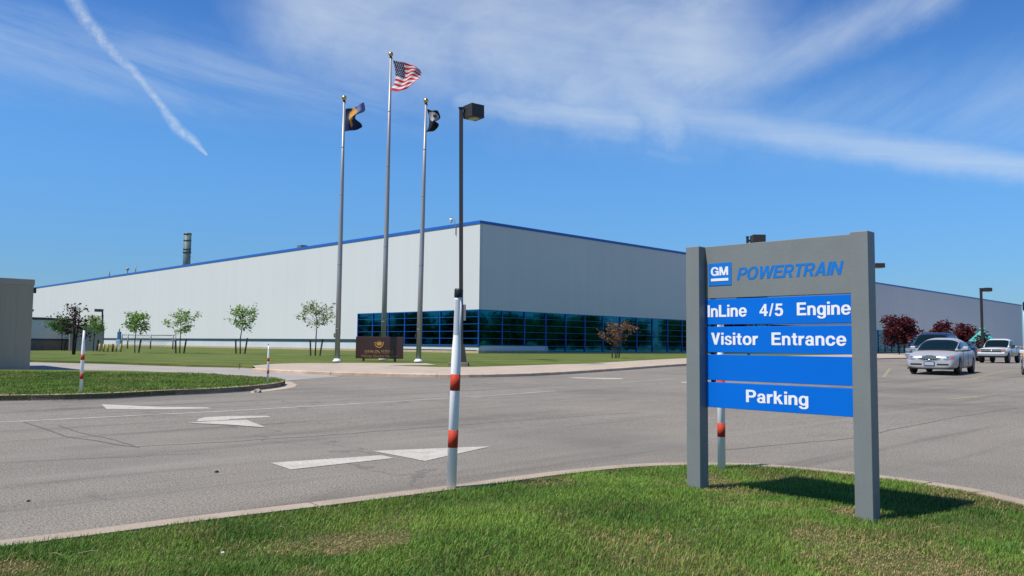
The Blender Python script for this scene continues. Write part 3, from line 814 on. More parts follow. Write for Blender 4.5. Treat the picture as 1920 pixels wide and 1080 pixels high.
# ------------------------------------------------------------------ flagpoles and flags
def flagpole(px, py, topy, toppx, label, ball_r):
    p = G(px, py, .12); t = empty('flagpole', p, 0, label, 'flagpole', 'aluminium flagpoles in front of the building')
    H = zfor(p, topy) - p.z
    dxpx = toppx - proj((p.x, p.y, p.z+H))[0]
    t.rotation_euler = (0, math.atan(dxpx/F*p.y/H), 0)
    s = p.y/F
    MB().tube([(0, 0, -.1), (0, 0, H*.33), (0, 0, H*.66), (0, 0, H-ball_r*2.2)], [s*4.9, s*4.4, s*3.3, s*1.9], 16).build('pole', M['pole_alu'], t)
    MB().tube([(0, 0, 0), (0, 0, .06), (0, 0, .10), (0, 0, .16)], [s*8.5, s*8.3, s*6.6, s*5.2], 20).build('base_collar', M['white_base'], t)
    MB().tube([(0, 0, H-ball_r*2.6), (0, 0, H-ball_r*1.8)], s*2.4, 10).ball((s*2, 0, H-ball_r*2.7), s*1.7).build('truck', M['dark_band'], t)
    MB().ball((0, 0, H-ball_r), ball_r, n=18).build('finial', M['gold'], t)
    MB().tube([(-s*4.5, -s*1.5, 1.22), (-s*7, -s*3, 1.27), (-s*4.5, -s*1.5, 1.32)], s*1.0, 8).bar((-s*6.2, -s*2.5, 1.17), (-s*6.2, -s*2.5, 1.4), s*1.3).build('cleat', M['dark_band'], t)
    MB().tube([(s*4.9, -s*.8, 1.3), (s*4.2, -s*.8, H*.5), (s*2.3, -s*.8, H-ball_r*3)], .008, 5).build('halyard', M['cloth_grey'], t)
    for z, r in ((.12, 4.95), (.36, 4.5), (.62, 3.62), (.80, 2.9)): MB().tube([(0, 0, H*z), (0, 0, H*z+.04)], s*r, 16).build('joint_ring', M['galv'], t)
    return p, H, t
fp1 = flagpole(632, 678.5, 179, 645.5, 'left flagpole with gold ball and navy flag', .125)
fp2 = flagpole(718, 674.8, 97, 733, 'tallest central flagpole with gold ball and stars and stripes flag', .135)
fp3 = flagpole(784.5, 679, 184, 799, 'right flagpole with gold ball and black flag', .125)

def flag(name, fp, topy, px0, fn, matsel, mats, nu, nv, label):
    p, H, t = fp
    d = p.y / F
    # where the pole stands at the flag's head, leaning a little
    z = zfor(p, topy)
    lean = t.rotation_euler[1]
    base = Vector((p.x + math.sin(lean)*(z-p.z) + d*2.0, p.y, z))
    b = MB()
    vs = [[b.b.verts.new(Vector(fn(i/nu, j/nv))*d) for j in range(nv+1)] for i in range(nu+1)]
    for i in range(nu):
        for j in range(nv):
            f = b.b.faces.new((vs[i][j], vs[i+1][j], vs[i+1][j+1], vs[i][j+1])); f.smooth = True
            f.material_index = matsel((i+.5)/nu, (j+.5)/nv)
    me = bpy.data.meshes.new(name); b.b.to_mesh(me); b.b.free()
    for m in mats: me.materials.append(m)
    o = link(name, me, None, base, None, label, 'flag')
    so_ = o.modifiers.new('thick', 'SOLIDIFY'); so_.thickness = .012; so_.offset = 0
    return o
def us(u, v):
    top = (4 + 55*u, 20*u**1.6 - 4*math.sin(u*math.pi), )
    bulge = 6*math.sin(v*math.pi)*(1-u)
    x = 2 + bulge*1.0 + u*(56 - bulge*.6 + 3*math.sin(v*5)) - 6*v*v*u + (-1.5*math.exp(-((v-1)/.1)**2)*(1-u)*3)
    zt = -(3 + 27*u**1.2 - 2*math.sin(u*6.0)*u)
    zb = -(62 + 5*math.sin(u*math.pi) - 2*u*u + 3.0*math.sin(u*7.5)*u)
    z = zt + (zb-zt)*v + 2.2*math.sin(u*9 + v*3.0)*u*math.sin(v*math.pi)
    y = 9*math.sin(u*7.0 - v*2.2)*(.15+u*.85) + 4*math.sin(u*13 + v*5)*u - u*34
    return (x, y, z)
def us_m(u, v):
    if u < .40 and v < 7/13:
        cu, cv = u/.40*11, v/(7/13)*9
        fu, fv = cu % 1, cv % 1
        if (int(cu)+int(cv)) % 2 == 0 and abs(fu-.5) < .26 and abs(fv-.5) < .26 and 0 <= cu < 11: return 2
        return 1
    return 0 if int(v*13) % 2 == 0 else 2
flag('national_flag', fp2, 110, 738, us, us_m, [M['cloth_red'], M['cloth_blue'], M['cloth_white']], 110, 91, 'red white and blue stars and stripes flag flying from the tallest pole')
def ny(u, v):
    split = math.exp(-((v-.52)/.16)**2)
    x = 1 + u*(33 - 17*split*u + (3 if v > .5 else 0) - (6*(v-.5) if v > .5 else -2)) + 2*math.sin(v*6)*u
    z = -(3 + 44*v) + (10*u*(1-v)**1.2 - 3*math.sin(u*5)*u if v < .5 else 10*u*(v-.2)) - 5*(1-u)*0 - 2*u*math.sin(v*9)
    y = 7*math.sin(u*5.5 + v*5)*u + 6*math.sin(v*8+1)*u
    return (x, y, z)
def ny_m(u, v):
    e = ((u-.42)/.22)**2 + ((v-.30)/.30)**2
    if e < 1: return 1
    if ((u-.38)/.07)**2 + ((v-.66)/.16)**2 < 1: return 1
    if u > .60 and v < .40: return 2
    return 0
flag('state_flag', fp1, 201, 648, ny, ny_m, [M['cloth_navy'], M['cloth_gold'], M['cloth_pale']], 40, 40, 'dark navy flag with a gold emblem flapping on the left flagpole')
def pw(u, v):
    split = math.exp(-((v-.55)/.15)**2)
    x = 5*math.sin(v*math.pi*.95) + u*(21 - 9*split*u - 5*max(0, v-.55)) + 1.2*math.sin(v*9)*u - 2*(1-u)*max(0, v-.8)*5
    z = -(2 + 46*v) + u*(-1.5*math.sin(u*4) - (8*(1-v) if v < .5 else 0) + (12*(v-.4) if v > .5 else 3))
    y = 6*math.sin(u*6 + v*4)*u + 4*math.sin(v*7)*u
    return (x, y, z)
def pw_m(u, v):
    e = ((u-.45)/.45)**2 + ((v-.30)/.24)**2
    if e < 1: return 2 if ((u-.55)/.16)**2 + ((v-.27)/.1)**2 < 1 else 1
    return 0
flag('black_flag', fp3, 202, 803, pw, pw_m, [M['cloth_black'], M['cloth_grey'], M['cloth_black']], 36, 40, 'black flag with a pale grey patch drooping on the right flagpole')

# ------------------------------------------------------------------ lamp posts
def lamp(p, topz, w, lh, lw, label, arm=.1, head_rot=0, plinth=True, side=1, lens=True):
    t = empty('lamp_post', p, 0, label, 'lamp post', 'dark lamp posts round the car park')
    H = topz - p.z
    MB().box((-w/2, -w/2, .1), (w/2, w/2, H), .01).build('pole', M['bronze'], t)
    MB().box((-w*.7, -w*.7, H), (w*.7, w*.7, H+.03)).build('pole_cap', M['bronze'], t)
    MB().box((w/2*side, -w*.3, H-lh*.62), ((w/2+arm)*side, w*.3, H-lh*.35)).build('arm', M['bronze'], t)
    c = Vector(((w/2+arm+lw*.62)*side, 0, H-lh*.30))
    m = Matrix.Translation(c) @ Matrix.Rotation(head_rot, 4, 'Z')
    b = MB(); b.box((-lw/2, -lw/2, -lh/2), (lw/2, lw/2, lh/2), .015)
    b.b.transform(m); hd = b.build('lamp_head', M['bronze'], t)
    if lens:
        b = MB(); b.mi = 0
        b.ball((0, 0, -lh/2), lw*.36, (1, 1, .22), 16); b.b.transform(m); b.build('lens', M['lens'], hd)
    if plinth:
        b = MB().box((-.42, -.42, -.15), (.42, .42, .12), .02); b.build('plinth', M['brown_conc'], t)
    return t
lp = G(864.5, 684.5, .12)
LS = lp.y/F
big = lamp(lp, zfor(lp, 203), 7.2*LS, 25*LS, 29*LS, 'tall dark square lamp post standing behind the near leaning white post', .06, R(38), False)
big.rotation_euler = (0, math.atan((864.5+0-proj((lp.x, lp.y, zfor(lp, 203)))[0])/F*lp.y/(zfor(lp, 203)-lp.z)), 0)
MB().box((-23*LS, -23*LS, -.2), (14*LS, 23*LS, 5*LS), .02).build('plinth', M['brown_conc'], big)
b = MB(); w0, w1 = 10*LS, 6*LS
for f_ in (1,):
    A = [(-w0, -w0, 5*LS), (w0, -w0, 5*LS), (w0, w0, 5*LS), (-w0, w0, 5*LS)]; B = [(-w1, -w1, 39*LS), (w1, -w1, 39*LS), (w1, w1, 39*LS), (-w1, w1, 39*LS)]
    for k in range(4): b.face([A[k], A[(k+1) % 4], B[(k+1) % 4], B[k]])
    b.face(B)
b.build('base_cover', M['bronze'], big)
MB().box((3.6*LS, -2.5*LS, 83*LS), (9*LS, 3*LS, 113*LS), .01).build('control_box', M['galv'], big)
q = atdepth(1403.5, 62, .0); lamp(q, zfor(q, 444), .17, .62, .95, 'dark lamp post rising behind the top of the blue panelled sign', .12, R(0))
q = atdepth(1636, 76, .0); lamp(q, zfor(q, 495.5), .17, .42, .85, 'dark lamp post mostly hidden behind the right sign post', .12, R(0))
q = atdepth(1842.5, 66, .0); lamp(q, zfor(q, 541), .16, .30, .55, 'slim brown lamp post standing beyond the silver car and pickup', .08, R(0), lens=False)
q = G(189, 656, .1); lamp(q, zfor(q, 580.5), -.0 + .11, .24, .45, 'small lamp post by the tan gate near the yellow bollards', .04, 0, False, -1, lens=False)

# ------------------------------------------------------------------ brown plaque sign below the flags
ps = G(711, 678.0, .1); d = ps.y/F
pq = empty('monument_sign', ps, R(-6), 'low dark brown sign with gold lettering standing below the flagpoles', 'sign')
zt = zfor(ps, 631.5)-ps.z; zb = zfor(ps, 672.5)-ps.z
pan = MB().box((-45*d, -.06, zb), (45*d, .06, zt), .01).build('panel', M['sign_brown'], pq)
for x_ in (-30, 30): MB().box((x_*d-.05, -.045, -.2), (x_*d+.05, .045, zb)).build('leg', M['sign_brown'], pq)
def pl_text(txt, w, cap, z):
    o = link('lettering', text_mesh('lettering', txt, w*d, cap*d, M['sign_gold_dull'], bold=.01), pan); o.location = (-w*d/2, -.062, z)
pl_text('UAW-GM PEOPLE', 54, 6.0, zt-31.5*d)
o = link('lettering', text_mesh('lettering', 'Making Quality Happen', 68*d, 4.4*d, M['sign_gold_dull'], bold=.0, shear=.2), pan); o.location = (-34*d, -.062, zt-39*d+.03)
b = MB()
for k in range(5):
    a_ = R(-44 + 22*k); n_ = 8
    pts = []
    for i in range(n_+1): pts.append((math.sin(a_)*(3.6+i/n_*5.4)*d*(.9) + math.sin(i/n_*math.pi)*.9*d, -.064, zt-17*d + math.cos(a_)*(i/n_*10.0)*d))
    for i in range(n_, -1, -1): pts.append((math.sin(a_)*(3.6+i/n_*5.4)*d*(.9) - math.sin(i/n_*math.pi)*.9*d, -.064, zt-17*d + math.cos(a_)*(i/n_*10.0)*d))
    q_ = []
    for p_ in pts:
        if not q_ or (Vector(p_)-Vector(q_[-1])).length > 1e-4: q_.append(p_)
    if (Vector(q_[0])-Vector(q_[-1])).length < 1e-4: q_.pop()
    b.prism(q_, (0, .003, 0))
for sg in (-1, 1):
    b.tube([(sg*math.sin(R(t_))*8.0*d, -.0635, zt-12.5*d-math.cos(R(t_))*7.5*d) for t_ in range(12, 120, 12)], [.75*d]*9, 6)
b.tube([(-3*d, -.0635, zt-19*d), (0, -.0635, zt-20.2*d), (3*d, -.0635, zt-21.0*d)], .6*d, 6)
b.build('emblem', M['sign_gold'], pan)

# ------------------------------------------------------------------ the factory
cg = G(897, 662.5, .10)
H = zfor(cg, 414.5) - cg.z
fac = empty('factory_building', Vector((cg.x, cg.y, cg.z)), ROTZ, 'long white metal clad factory with blue roof trim and teal corner windows', 'building')
PXM = H/248.0
z_wt, z_wb = 82*PXM, 14.5*PXM
def s_left(px, off=0):
    lo, hi = 0, 400
    for _ in range(50):
        m = (lo+hi)/2
        if proj(cg - U*m + V*off + Vector((0, 0, H)))[0] > px: lo = m
        else: hi = m
    return lo
def s_right(px):
    lo, hi = 0, 600
    for _ in range(50):
        m = (lo+hi)/2
        if proj(cg + V*m + Vector((0, 0, H)))[0] < px: lo = m
        else: hi = m
    return lo
LW = s_left(674); LL = 230.0; RL = s_right(1915.5); RG = s_right(1716)
def uv_wall(o, axis):
    me = o.data; uv = me.uv_layers.new(name='UVMap')
    for p_ in me.polygons:
        for li in p_.loop_indices:
            c = me.vertices[me.loops[li].vertex_index].co; uv.data[li].uv = (c[axis], c.z)
z_s0, z_s1 = .96, 1.24
wl = MB().box((-LL, 0, z_wt), (0, .35, H)).box((-LL, 0, z_s1), (-LW, .35, z_wt-.0005)).build('wall', M['wall'], fac); uv_wall(wl, 0)
wr = MB().box((-.35, .351, z_wt), (0, RL, H)).box((-.35, RG, .4), (0, RL, z_wt-.0005)).build('wall', M['wall'], fac); uv_wall(wr, 1)
wb_ = MB().box((-LL, RL-.35, 0), (-.351, RL, H)).box((-LL, .351, 0), (-LL+.35, RL-.351, H)).build('wall', M['wall'], fac); uv_wall(wb_, 0)
MB().box((-LL, -.05, z_s0), (-LW-.002, .30, z_s1-.002)).build('flashing', M['dark_strip'], fac)
MB().box((-LL, .012, .22), (-LW-.002, .30, z_s0-.002)).box((-LW, .01, .30), (-.012, .3, z_wb-.12)).build('base_panel', M['pale_panel'], fac)
MB().box((-LW, -.04, z_wb-.12), (-.0, .3, z_wb-.02)).build('sill', M['dark_strip'], fac)
MB().box((-LL, -.03, -.6), (0.03, .3, .22)).box((-.3, .301, -.6), (.03, 9.2, .25)).box((-.3, 9.201, -.6), (.03, RL, .12)).build('foundation', M['tan_found'], fac)
MB().box((-.3, .02, .25), (.0, 9.2, z_wb-.02)).build('base_panel', M['pale_panel'], fac)
MB().box((-.3, RG, .12), (-.01, RL, .4)).build('base_panel', M['pale_panel'], fac)
MB().box((-LL-.06, -.07, H-.20), (.07, .30, H+.06)).build('roof_trim', M['blue_trim'], fac)
MB().box((-.30, .302, H-.20), (.07, RL+.06, H+.06)).build('roof_trim', M['blue_trim'], fac)
roof = MB().box((-LL+.36, .36, H-.5), (-.36, RL-.36, H-.15)).build('roof', M['roof'], fac)

def bay(w, z0, rowz, first=None):
    """one window bay: mirror glass with its own blue bars; built in local x, facing -y"""
    win = MB()
    for a_, b_ in zip(rowz, rowz[1:]):
        tlt = random.uniform(-.004, .004)
        win.face([(0, .10-tlt, a_), (w, .10+tlt, a_), (w, .10+tlt, b_), (0, .10-tlt, b_)])
    me = win.mesh('window', M['glass'])
    fr = MB()
    for z_ in rowz[1:-1]: fr.box((.04, .0, z_-.018), (w-.04, .09, z_+.018))
    fr.box((.04, .0, rowz[0]), (w-.04, .09, rowz[0]+.06)).box((.04, .0, rowz[-1]-.07), (w-.04, .09, rowz[-1]))
    fr.box((-.035, -.01, rowz[0]), (.039, .095, rowz[-1]))
    return me, fr.mesh('frame', M['frame_blue'])
rowsz = [z_wb + (z_wt-z_wb)*i/5 for i in range(6)]
nL = 7; wL = LW/nL
me, fm = bay(wL, 0, rowsz)
for i in range(nL):
    o = link('window', me, fac, (-LW + i*wL, 0, 0)); link('frame', fm, o)
MB().box((-.06, -.015, z_wb), (0.0, .02, z_wt)).build('corner_post', M['frame_blue'], fac)
nR = max(1, round(RG/3.0)); wR = RG/nR
me1, fm1 = bay(wR, 0, rowsz)
me2, fm2 = bay(wR, 0, [.14] + rowsz)
for i in range(nR):
    o = link('window', me1 if (i+.5)*wR < 9.2 else me2, fac, (0, .02 + i*wR, 0)); o.rotation_euler = (0, 0, math.pi/2)
    link('frame', fm1 if (i+.5)*wR < 9.2 else fm2, o)
MB().box((-.6, .6, 0), (-.36, RG, z_wt)).box((-LW, .36, 0), (-.61, .5, z_wt)).build('inner_wall', M['interior'], fac)

# things on the roof (parts of the building)
def on_roof(px, off): return -s_left(px, off), off
def lz(x_, y_, py):
    p = fac.matrix_basis @ Vector((x_, y_, 0)); return zfor(p, py) - cg.z
cx, cy = on_roof(348.5, 14); wpt = fac.matrix_basis @ Vector((cx, cy, 0)); sc = wpt.y/F
zt_ = lz(cx, cy, 437); r = 6.8*sc
ch = MB().tube([(cx, cy, H-.4), (cx, cy, zt_-.0)], r, 20, True).build('chimney', M['green_stack'], fac)
hh = zt_-H
for z_, e_ in ((H+hh*.60, 1.12), (H+hh*.66, 1.06), (zt_-.25, 1.06), (H+.15, 1.2), (H+hh*.84, 1.04)): MB().tube([(cx, cy, z_-.12), (cx, cy, z_+.16)], r*e_, 20).build('chimney_band', M['dark_band'], ch)
gw = MB()
for sx_ in (-1, 1): gw.tube([(cx, cy, H+hh*.6), (cx + sx_*10, cy+2, H-.2)], .03, 5)
gw.build('guy_wire', M['galv'], ch)
MB().box((cx-4.5, cy-2.0, H-.2), (cx+1.2, cy-r-.1, H+.9)).build('roof_unit', M['green_stack'], roof)
for px, top, kind in ((204.5, 505, 0), (238.5, 503, 1), (253.5, 497, 0)):
    vx, vy = on_roof(px, 5); p_ = fac.matrix_basis @ Vector((vx, vy, 0)); s1 = p_.y/F; z1 = lz(vx, vy, top)
    b = MB().tube([(vx, vy, H-.3), (vx, vy, H+(z1-H)*.5), (vx, vy, z1)], [s1*1.3, s1*1.0, s1*.7], 10)
    if kind: b.tube([(vx, vy, z1-s1*4), (vx, vy, z1-s1*2.5), (vx, vy, z1)], [s1*1.5, s1*3.2, s1*2.8], 12)
    b.build('roof_vent', M['galv'], roof)
vx, vy = on_roof(560, 6)
MB().box((vx-.55, vy, H-.3), (vx+.55, vy+1, lz(vx, vy, 459.5)), .03).build('roof_unit', M['green_stack'], roof)
# corner camera on a gooseneck
cxx = -s_left(856); kx = s_left(846)
sc_ = empty('security_camera', fac.matrix_basis @ Vector((cxx, -.08, H)), ROTZ, 'small white dome camera on a curved arm at the roof edge', 'camera')
hx = cxx + kx
MB().tube([(0, 0, -1.0), (-hx*-.0, 0, -.2), (-.25, 0, .45), (-.45, 0, .75), (-.62, 0, .78), (-.70, 0, .62)], .035, 8).build('arm', M['galv'], sc_)
MB().tube([(-.70, 0, .64), (-.70, 0, .40)], [.14, .17], 12).ball((-.70, 0, .38), .165).build('dome', M['white_base'], sc_)

# ------------------------------------------------------------------ grey booth at the left edge
bc = G(55.5, 691, .12)
bth = empty('utility_building', bc, ROTZ, 'plain grey flat roofed building at the left edge of the picture', 'building')
BH = zfor(bc, 524) - bc.z
wb2 = MB().box((-6, -9, -.3), (0, 0, BH-.22)); wo = wb2.build('wall', M['booth'], bth)
b = MB()
for k in range(1, 18): b.box((-.001, -k*.5-.008, 0), (.005, -k*.5+.008, BH-.23))
b.build('seam', M['booth'], wo)
MB().box((-6.02, -9.02, BH-.219), (.025, .025, BH), .01).build('roof_trim', M['booth_trim'], bth)
MB().box((-.05, .001, BH-.50), (.02, .09, BH-.30), .02).build('wall_lamp', M['bronze'], bth)

# ------------------------------------------------------------------ annex, gate, bollards, fence on the left
def wall_between(pa, pb, depth): 
    dirv = (pb-pa); dirv.z = 0; L_ = dirv.length; rz_ = math.atan2(dirv.y, dirv.x); return L_, rz_
pa, pb = G(20, 657, .1), G(193, 656, .1)
pb = Vector((pb.x, pa.y + (pb.y-pa.y)*.5, pb.z))
L_, rz_ = wall_between(pa, pb, 8)
ann = empty('annex_building', pa, rz_, 'low pale grey annex with dark roof edge behind the left saplings', 'building')
AH = zfor(pb, 597.5)-pb.z; A1 = zfor(pb, 639)-pb.z; A2 = zfor(pb, 635.5)-pb.z
MB().box((0, .1, A2), (L_, 9, AH-.18)).build('wall', M['annex'], ann)
MB().box((0, .08, A1), (L_+.02, 8.9, A2-.001)).build('flashing', M['dark_strip'], ann)
MB().box((0, 0, -.3), (L_+.04, 8.8, A1-.001)).build('base_wall', M['brick_brown'], ann)
ar = MB().box((-.1, .0, AH-.179), (L_+.1, 9.1, AH)).build('roof', M['dark_strip'], ann)
MB().tube([(L_*.42, 1, AH), (L_*.42, 1, AH+.5)], [.1, .1]).ball((L_*.42, 1, AH+.55), .22, (1, 1, .6)).build('roof_vent', M['galv'], ar)
g0, g1 = G(194, 657.5, .1), G(217, 657, .1); g1 = Vector((g1.x, g0.y+.5, g0.z)); L_, rz_ = wall_between(g0, g1, 1)
gt = empty('gate_house', g0, rz_, 'brown doorway block with a white board on top beside the annex', 'gatehouse')
GH = zfor(g0, 609)-g0.z
MB().box((0, .05, -.2), (L_, 2.4, GH)).build('wall', M['door_tan'], gt)
MB().box((L_*.40, .0, 0), (L_*.52, .049, GH-.1)).box((L_*.05, .0, 0), (L_*.12, .049, GH-.1)).build('door_frame', M['brick_brown'], gt)
dr = MB().box((L_*.56, .01, 0), (L_*.92, .049, GH*.82)).build('door', M['brick_brown'], gt)
MB().box((L_*.60, -.02, GH*.4), (L_*.64, .009, GH*.43)).build('handle', M['galv'], dr)
wp = MB().box((L_*.32, .1, GH+.12), (L_, .2, GH+.62)).build('white_board', M['white_base'], gt)
MB().box((L_*.30, .09, GH), (L_*.319, .21, GH+.75)).box((L_*1.001, .09, GH), (L_*1.02, .21, GH+.75)).box((L_*.30, .09, GH+.751), (L_*1.02, .21, GH+.80)).build('frame', M['bronze'], gt)
names = ['leftmost yellow bollard in the row by the brown gate', 'yellow bollard second from the left by the brown gate', 'yellow bollard just left of the rust brown one',
         'rust brown bollard among the yellow ones by the gate', 'yellow bollard just right of the rust brown one', 'rightmost yellow bollard in the row by the brown gate']
for i, px in enumerate((186.7, 194.4, 201.8, 211, 218, 226)):
    p = G(px, 659.5, .1); hgt = zfor(p, 644.5)-p.z; rr = 1.75*p.y/F
    o = MB().tube([(0, 0, -.1), (0, 0, hgt-rr*.5), (0, 0, hgt-.02), (0, 0, hgt)], [rr, rr, rr*.75, rr*.3], 12).build('bollard', M['bol_rust' if i == 3 else 'bol_yellow'], loc=p)
    o['label'] = names[i]; o['category'] = 'bollard'; o['group'] = 'low bollards in front of the gate'
p = G(222.5, 655, .1); s1 = p.y/F
hy = empty('utility_box', p, 0, 'tall blue utility box on a pale base beside the yellow bollards', 'utility box')
MB().box((-4.2*s1, -.2, -.1), (3.5*s1, .2, 18*s1), .02).build('base', M['hyd_pale'], hy)
MB().box((-2.6*s1, -.14, 18*s1), (2.6*s1, .14, 33*s1), .02).build('cabinet', M['hyd_blue'], hy)
MB().tube([(0, 0, 33*s1), (0, 0, 39*s1)], 1.1*s1, 8).build('pipe', M['galv'], hy)
fp_ = [G(62, 655, .1), G(125, 654.5, .1), G(239, 653.6, .1), G(282, 653.4, .1), G(324, 653.2, .1), G(329, 653.2, .1)]
fy = fp_[2].y - 2
fence = empty('chain_link_fence', Vector((0, fy, tz(fy)+.1)), 0, 'thin grey chain link fence behind the left saplings', 'fence')
fx = [ray(px, 650).x/ray(px, 650).y*fy for px in (228, 239, 282, 324, 328.5)]
FH = zfor(Vector((fx[1], fy, 0)), 628)-tz(fy)-.1
for x_ in fx: MB().tube([(x_, 0, -.1), (x_, 0, FH*1.06)], .07, 8).build('post', M['galv'], fence)
MB().tube([(fx[0], 0, FH), (fx[-1], 0, FH)], .045, 6).tube([(fx[0], 0, FH*.55), (fx[-1], 0, FH*.55)], .02, 6).build('rail', M['galv'], fence)
b = MB(); st = .3; n_ = int((fx[-1]-fx[0])/st)
for k in range(n_):
    for sg in (-1, 1):
        x0 = fx[0] + k*st; x1 = x0 + sg*FH
        if fx[0] <= x1 <= fx[-1]: b.bar((x0, 0, .05), (x1, 0, FH), .012)
b.build('wire_mesh', M['galv'], fence)
p = G(449, 693, .0); p.z += .0; s1 = p.y/F
mk = empty('garden_marker', p, 0, 'thin dark stake with a round green knob at the island edge', 'marker')
MB().tube([(-1.5*s1, 0, -.05), (0, 0, 9*s1)], .55*s1, 6).build('stake', M['boll_cap'], mk)
MB().ball((0, 0, 10*s1), 1.7*s1, (1, 1, .9)).build('knob', M['leaf_deep'], mk)

# ------------------------------------------------------------------ trees
def tree(name, base, Hh, cw, cb, n_leaf, leaf, lm, bark, label, seed, stakes=0, trunks=1, spread=.55, group=None, nb=14, lean=0.0, shape=1.0, trunk_r=None, fill=.5):
    rg = np.random.default_rng(seed); rd = random.Random(seed)
    t = empty(name, base, 0, label, 'tree', group)
    tb = MB(); tips = []; tr = trunk_r or Hh*.012
    for k in range(trunks):
        ox, oy = (0, 0) if k == 0 else (rd.uniform(-.18, .18)*cw*.5, rd.uniform(-.1, .1)*cw)
        tp = [Vector((ox*.4, oy*.4, -.1)), Vector((ox*.8 + rd.uniform(-.02, .02)*Hh, oy*.8, Hh*.3)), Vector((ox*1.5 + rd.uniform(-.03, .03)*Hh + lean*.5, oy*1.5, Hh*.6)), Vector((ox*2 + lean, oy*2, Hh*.95))]
        tb.tube(tp, [tr*1.25, tr, tr*.7, tr*.22], 8)
        for i in range(max(3, nb//trunks)):
            f = cb + (.93-cb)*(i + rd.random())/max(3, nb//trunks)
            seg_ = 0 if f < .3 else 1 if f < .6 else 2
            lo_f, hi_f = ((0, .3), (.3, .6), (.6, .95))[seg_]
            st_ = tp[seg_].lerp(tp[seg_+1], (f-lo_f)/(hi_f-lo_f))
            rel = (f-cb)/(1-cb)
            wid = cw/2 * (max(.05, 1-abs(rel*1.0-.32)**1.5*1.55))**shape * rd.uniform(.6, 1.15)
            az_ = i*2.4 + rd.random()*.9 + k
            up = rd.uniform(.25, .8)
            end = st_ + Vector((math.cos(az_)*wid, math.sin(az_)*wid, wid*up))
            mid = st_.lerp(end, .5) + Vector((0, 0, wid*.06))
            tb.tube([st_, mid, end], [tr*.42, tr*.28, tr*.1], 5, False)
            L_ = (end-st_).length
            for j in range(4):
                q_ = st_.lerp(end, rd.uniform(.35, .95)); e2 = q_ + Vector((rd.uniform(-1, 1), rd.uniform(-1, 1), rd.uniform(-.2, .8)))*L_*.36
                tb.tube([q_, e2], [tr*.16, tr*.06], 4, False); tips.append((q_, e2))
            tips.append((st_.lerp(end, .35), end)); tips.append((mid, end))
        tips.append((tp[2], tp[3] + Vector((0, 0, Hh*.05))))
    tb.build('trunk', bark, t)
    A = np.array([[*a_] for a_, b_ in tips]); B = np.array([[*b_] for a_, b_ in tips])
    wts = np.linalg.norm(B-A, axis=1); ix = rg.choice(len(tips), n_leaf, p=wts/wts.sum())
    u = rg.random((n_leaf, 1))**.8
    c = A[ix] + (B[ix]-A[ix])*u + rg.normal(0, 1, (n_leaf, 3))*spread*leaf*1.6
    c[:, 2] -= np.abs(rg.normal(0, .3, n_leaf))*leaf
    a1 = rg.normal(0, 1, (n_leaf, 3)); a1[:, 2] *= .6; a1 /= np.linalg.norm(a1, axis=1, keepdims=True)
    a2 = np.cross(a1, rg.normal(0, 1, (n_leaf, 3))); a2 /= np.linalg.norm(a2, axis=1, keepdims=True)
    sz = leaf*rg.uniform(.6, 1.25, (n_leaf, 1))
    P = np.stack([c-a1*sz*.62, c+a2*sz*.34, c+a1*sz*.62, c-a2*sz*.34], axis=1)
    link('crown', quads_mesh('crown', P, lm), t)
    for k in range(stakes):
        ang_ = (0, math.pi, 1.2)[k]; dx = math.cos(ang_)*Hh*.11; dy = math.sin(ang_)*Hh*.05
        MB().bar((dx*.8, dy, -.1), (dx*(1.25 if k == 0 else .95), dy, Hh*(.30 if k else .33)), .085).build('stake', M['stake'], t)
    return t
def ptree(name, bx, by, top, wpx, cbpx, n_leaf, leafpx, lm, bark, label, seed, **k):
    p = G(bx, by, .1); s = p.y/F
    Hh = zfor(p, top)-p.z
    return tree(name, p, Hh, wpx*s, 1-(cbpx-top)/(by-top) if False else (by-cbpx)/(by-top), n_leaf, leafpx*s, M[lm], M[bark], label, seed, **k)
SG = 'young staked trees on the far lawn'
ptree('young_tree', 591, 667, 571, 74, 617, 700, 3.9, 'leaf_olive', 'bark', 'sparse wide staked sapling immediately left of the left flagpole', 5, stakes=2, group=SG, nb=16)
ptree('young_tree', 450.5, 663.5, 573, 50, 620, 900, 3.9, 'leaf_green', 'bark', 'upright staked green sapling above the short broken white post', 8, stakes=2, group=SG, nb=15)
ptree('young_tree', 337, 662.5, 580, 56, 630, 760, 3.8, 'leaf_green', 'bark', 'staked green sapling below the roof chimney', 11, stakes=2, group=SG, nb=15)
ptree('young_tree', 253, 661.5, 587, 50, 625, 1250, 3.9, 'leaf_green', 'bark', 'dense bright green sapling right of the yellow bollards', 14, stakes=1, group=SG, nb=16)
ptree('young_tree', 175, 658.5, 594, 46, 628, 760, 3.8, 'leaf_green', 'bark_dark', 'green sapling in front of the brown gate', 17, stakes=1, group=SG, nb=14)
ptree('purple_tree', 137, 665, 570, 66, 634, 520, 4.6, 'leaf_purple', 'bark_dark', 'dark purple leaved tree with several trunks behind the white tipped post', 22, trunks=3, group=SG, nb=15, trunk_r=.055)
ptree('young_tree', 115, 657.5, 597, 42, 630, 900, 4.0, 'leaf_deep', 'bark_dark', 'green sapling half hidden behind the dark purple tree', 26, stakes=1, group=SG, nb=12)
ptree('young_tree', 65, 656, 600, 44, 632, 900, 4.0, 'leaf_green', 'bark', 'green sapling beside the grey building at left', 29, group=SG, nb=12)
ptree('brown_tree', 1154, 671.5, 606, 62, 652, 1000, 3.6, 'leaf_brown', 'bark', 'brown leaved staked sapling in front of the mirrored windows', 33, stakes=2, trunks=2, group=SG, nb=15)
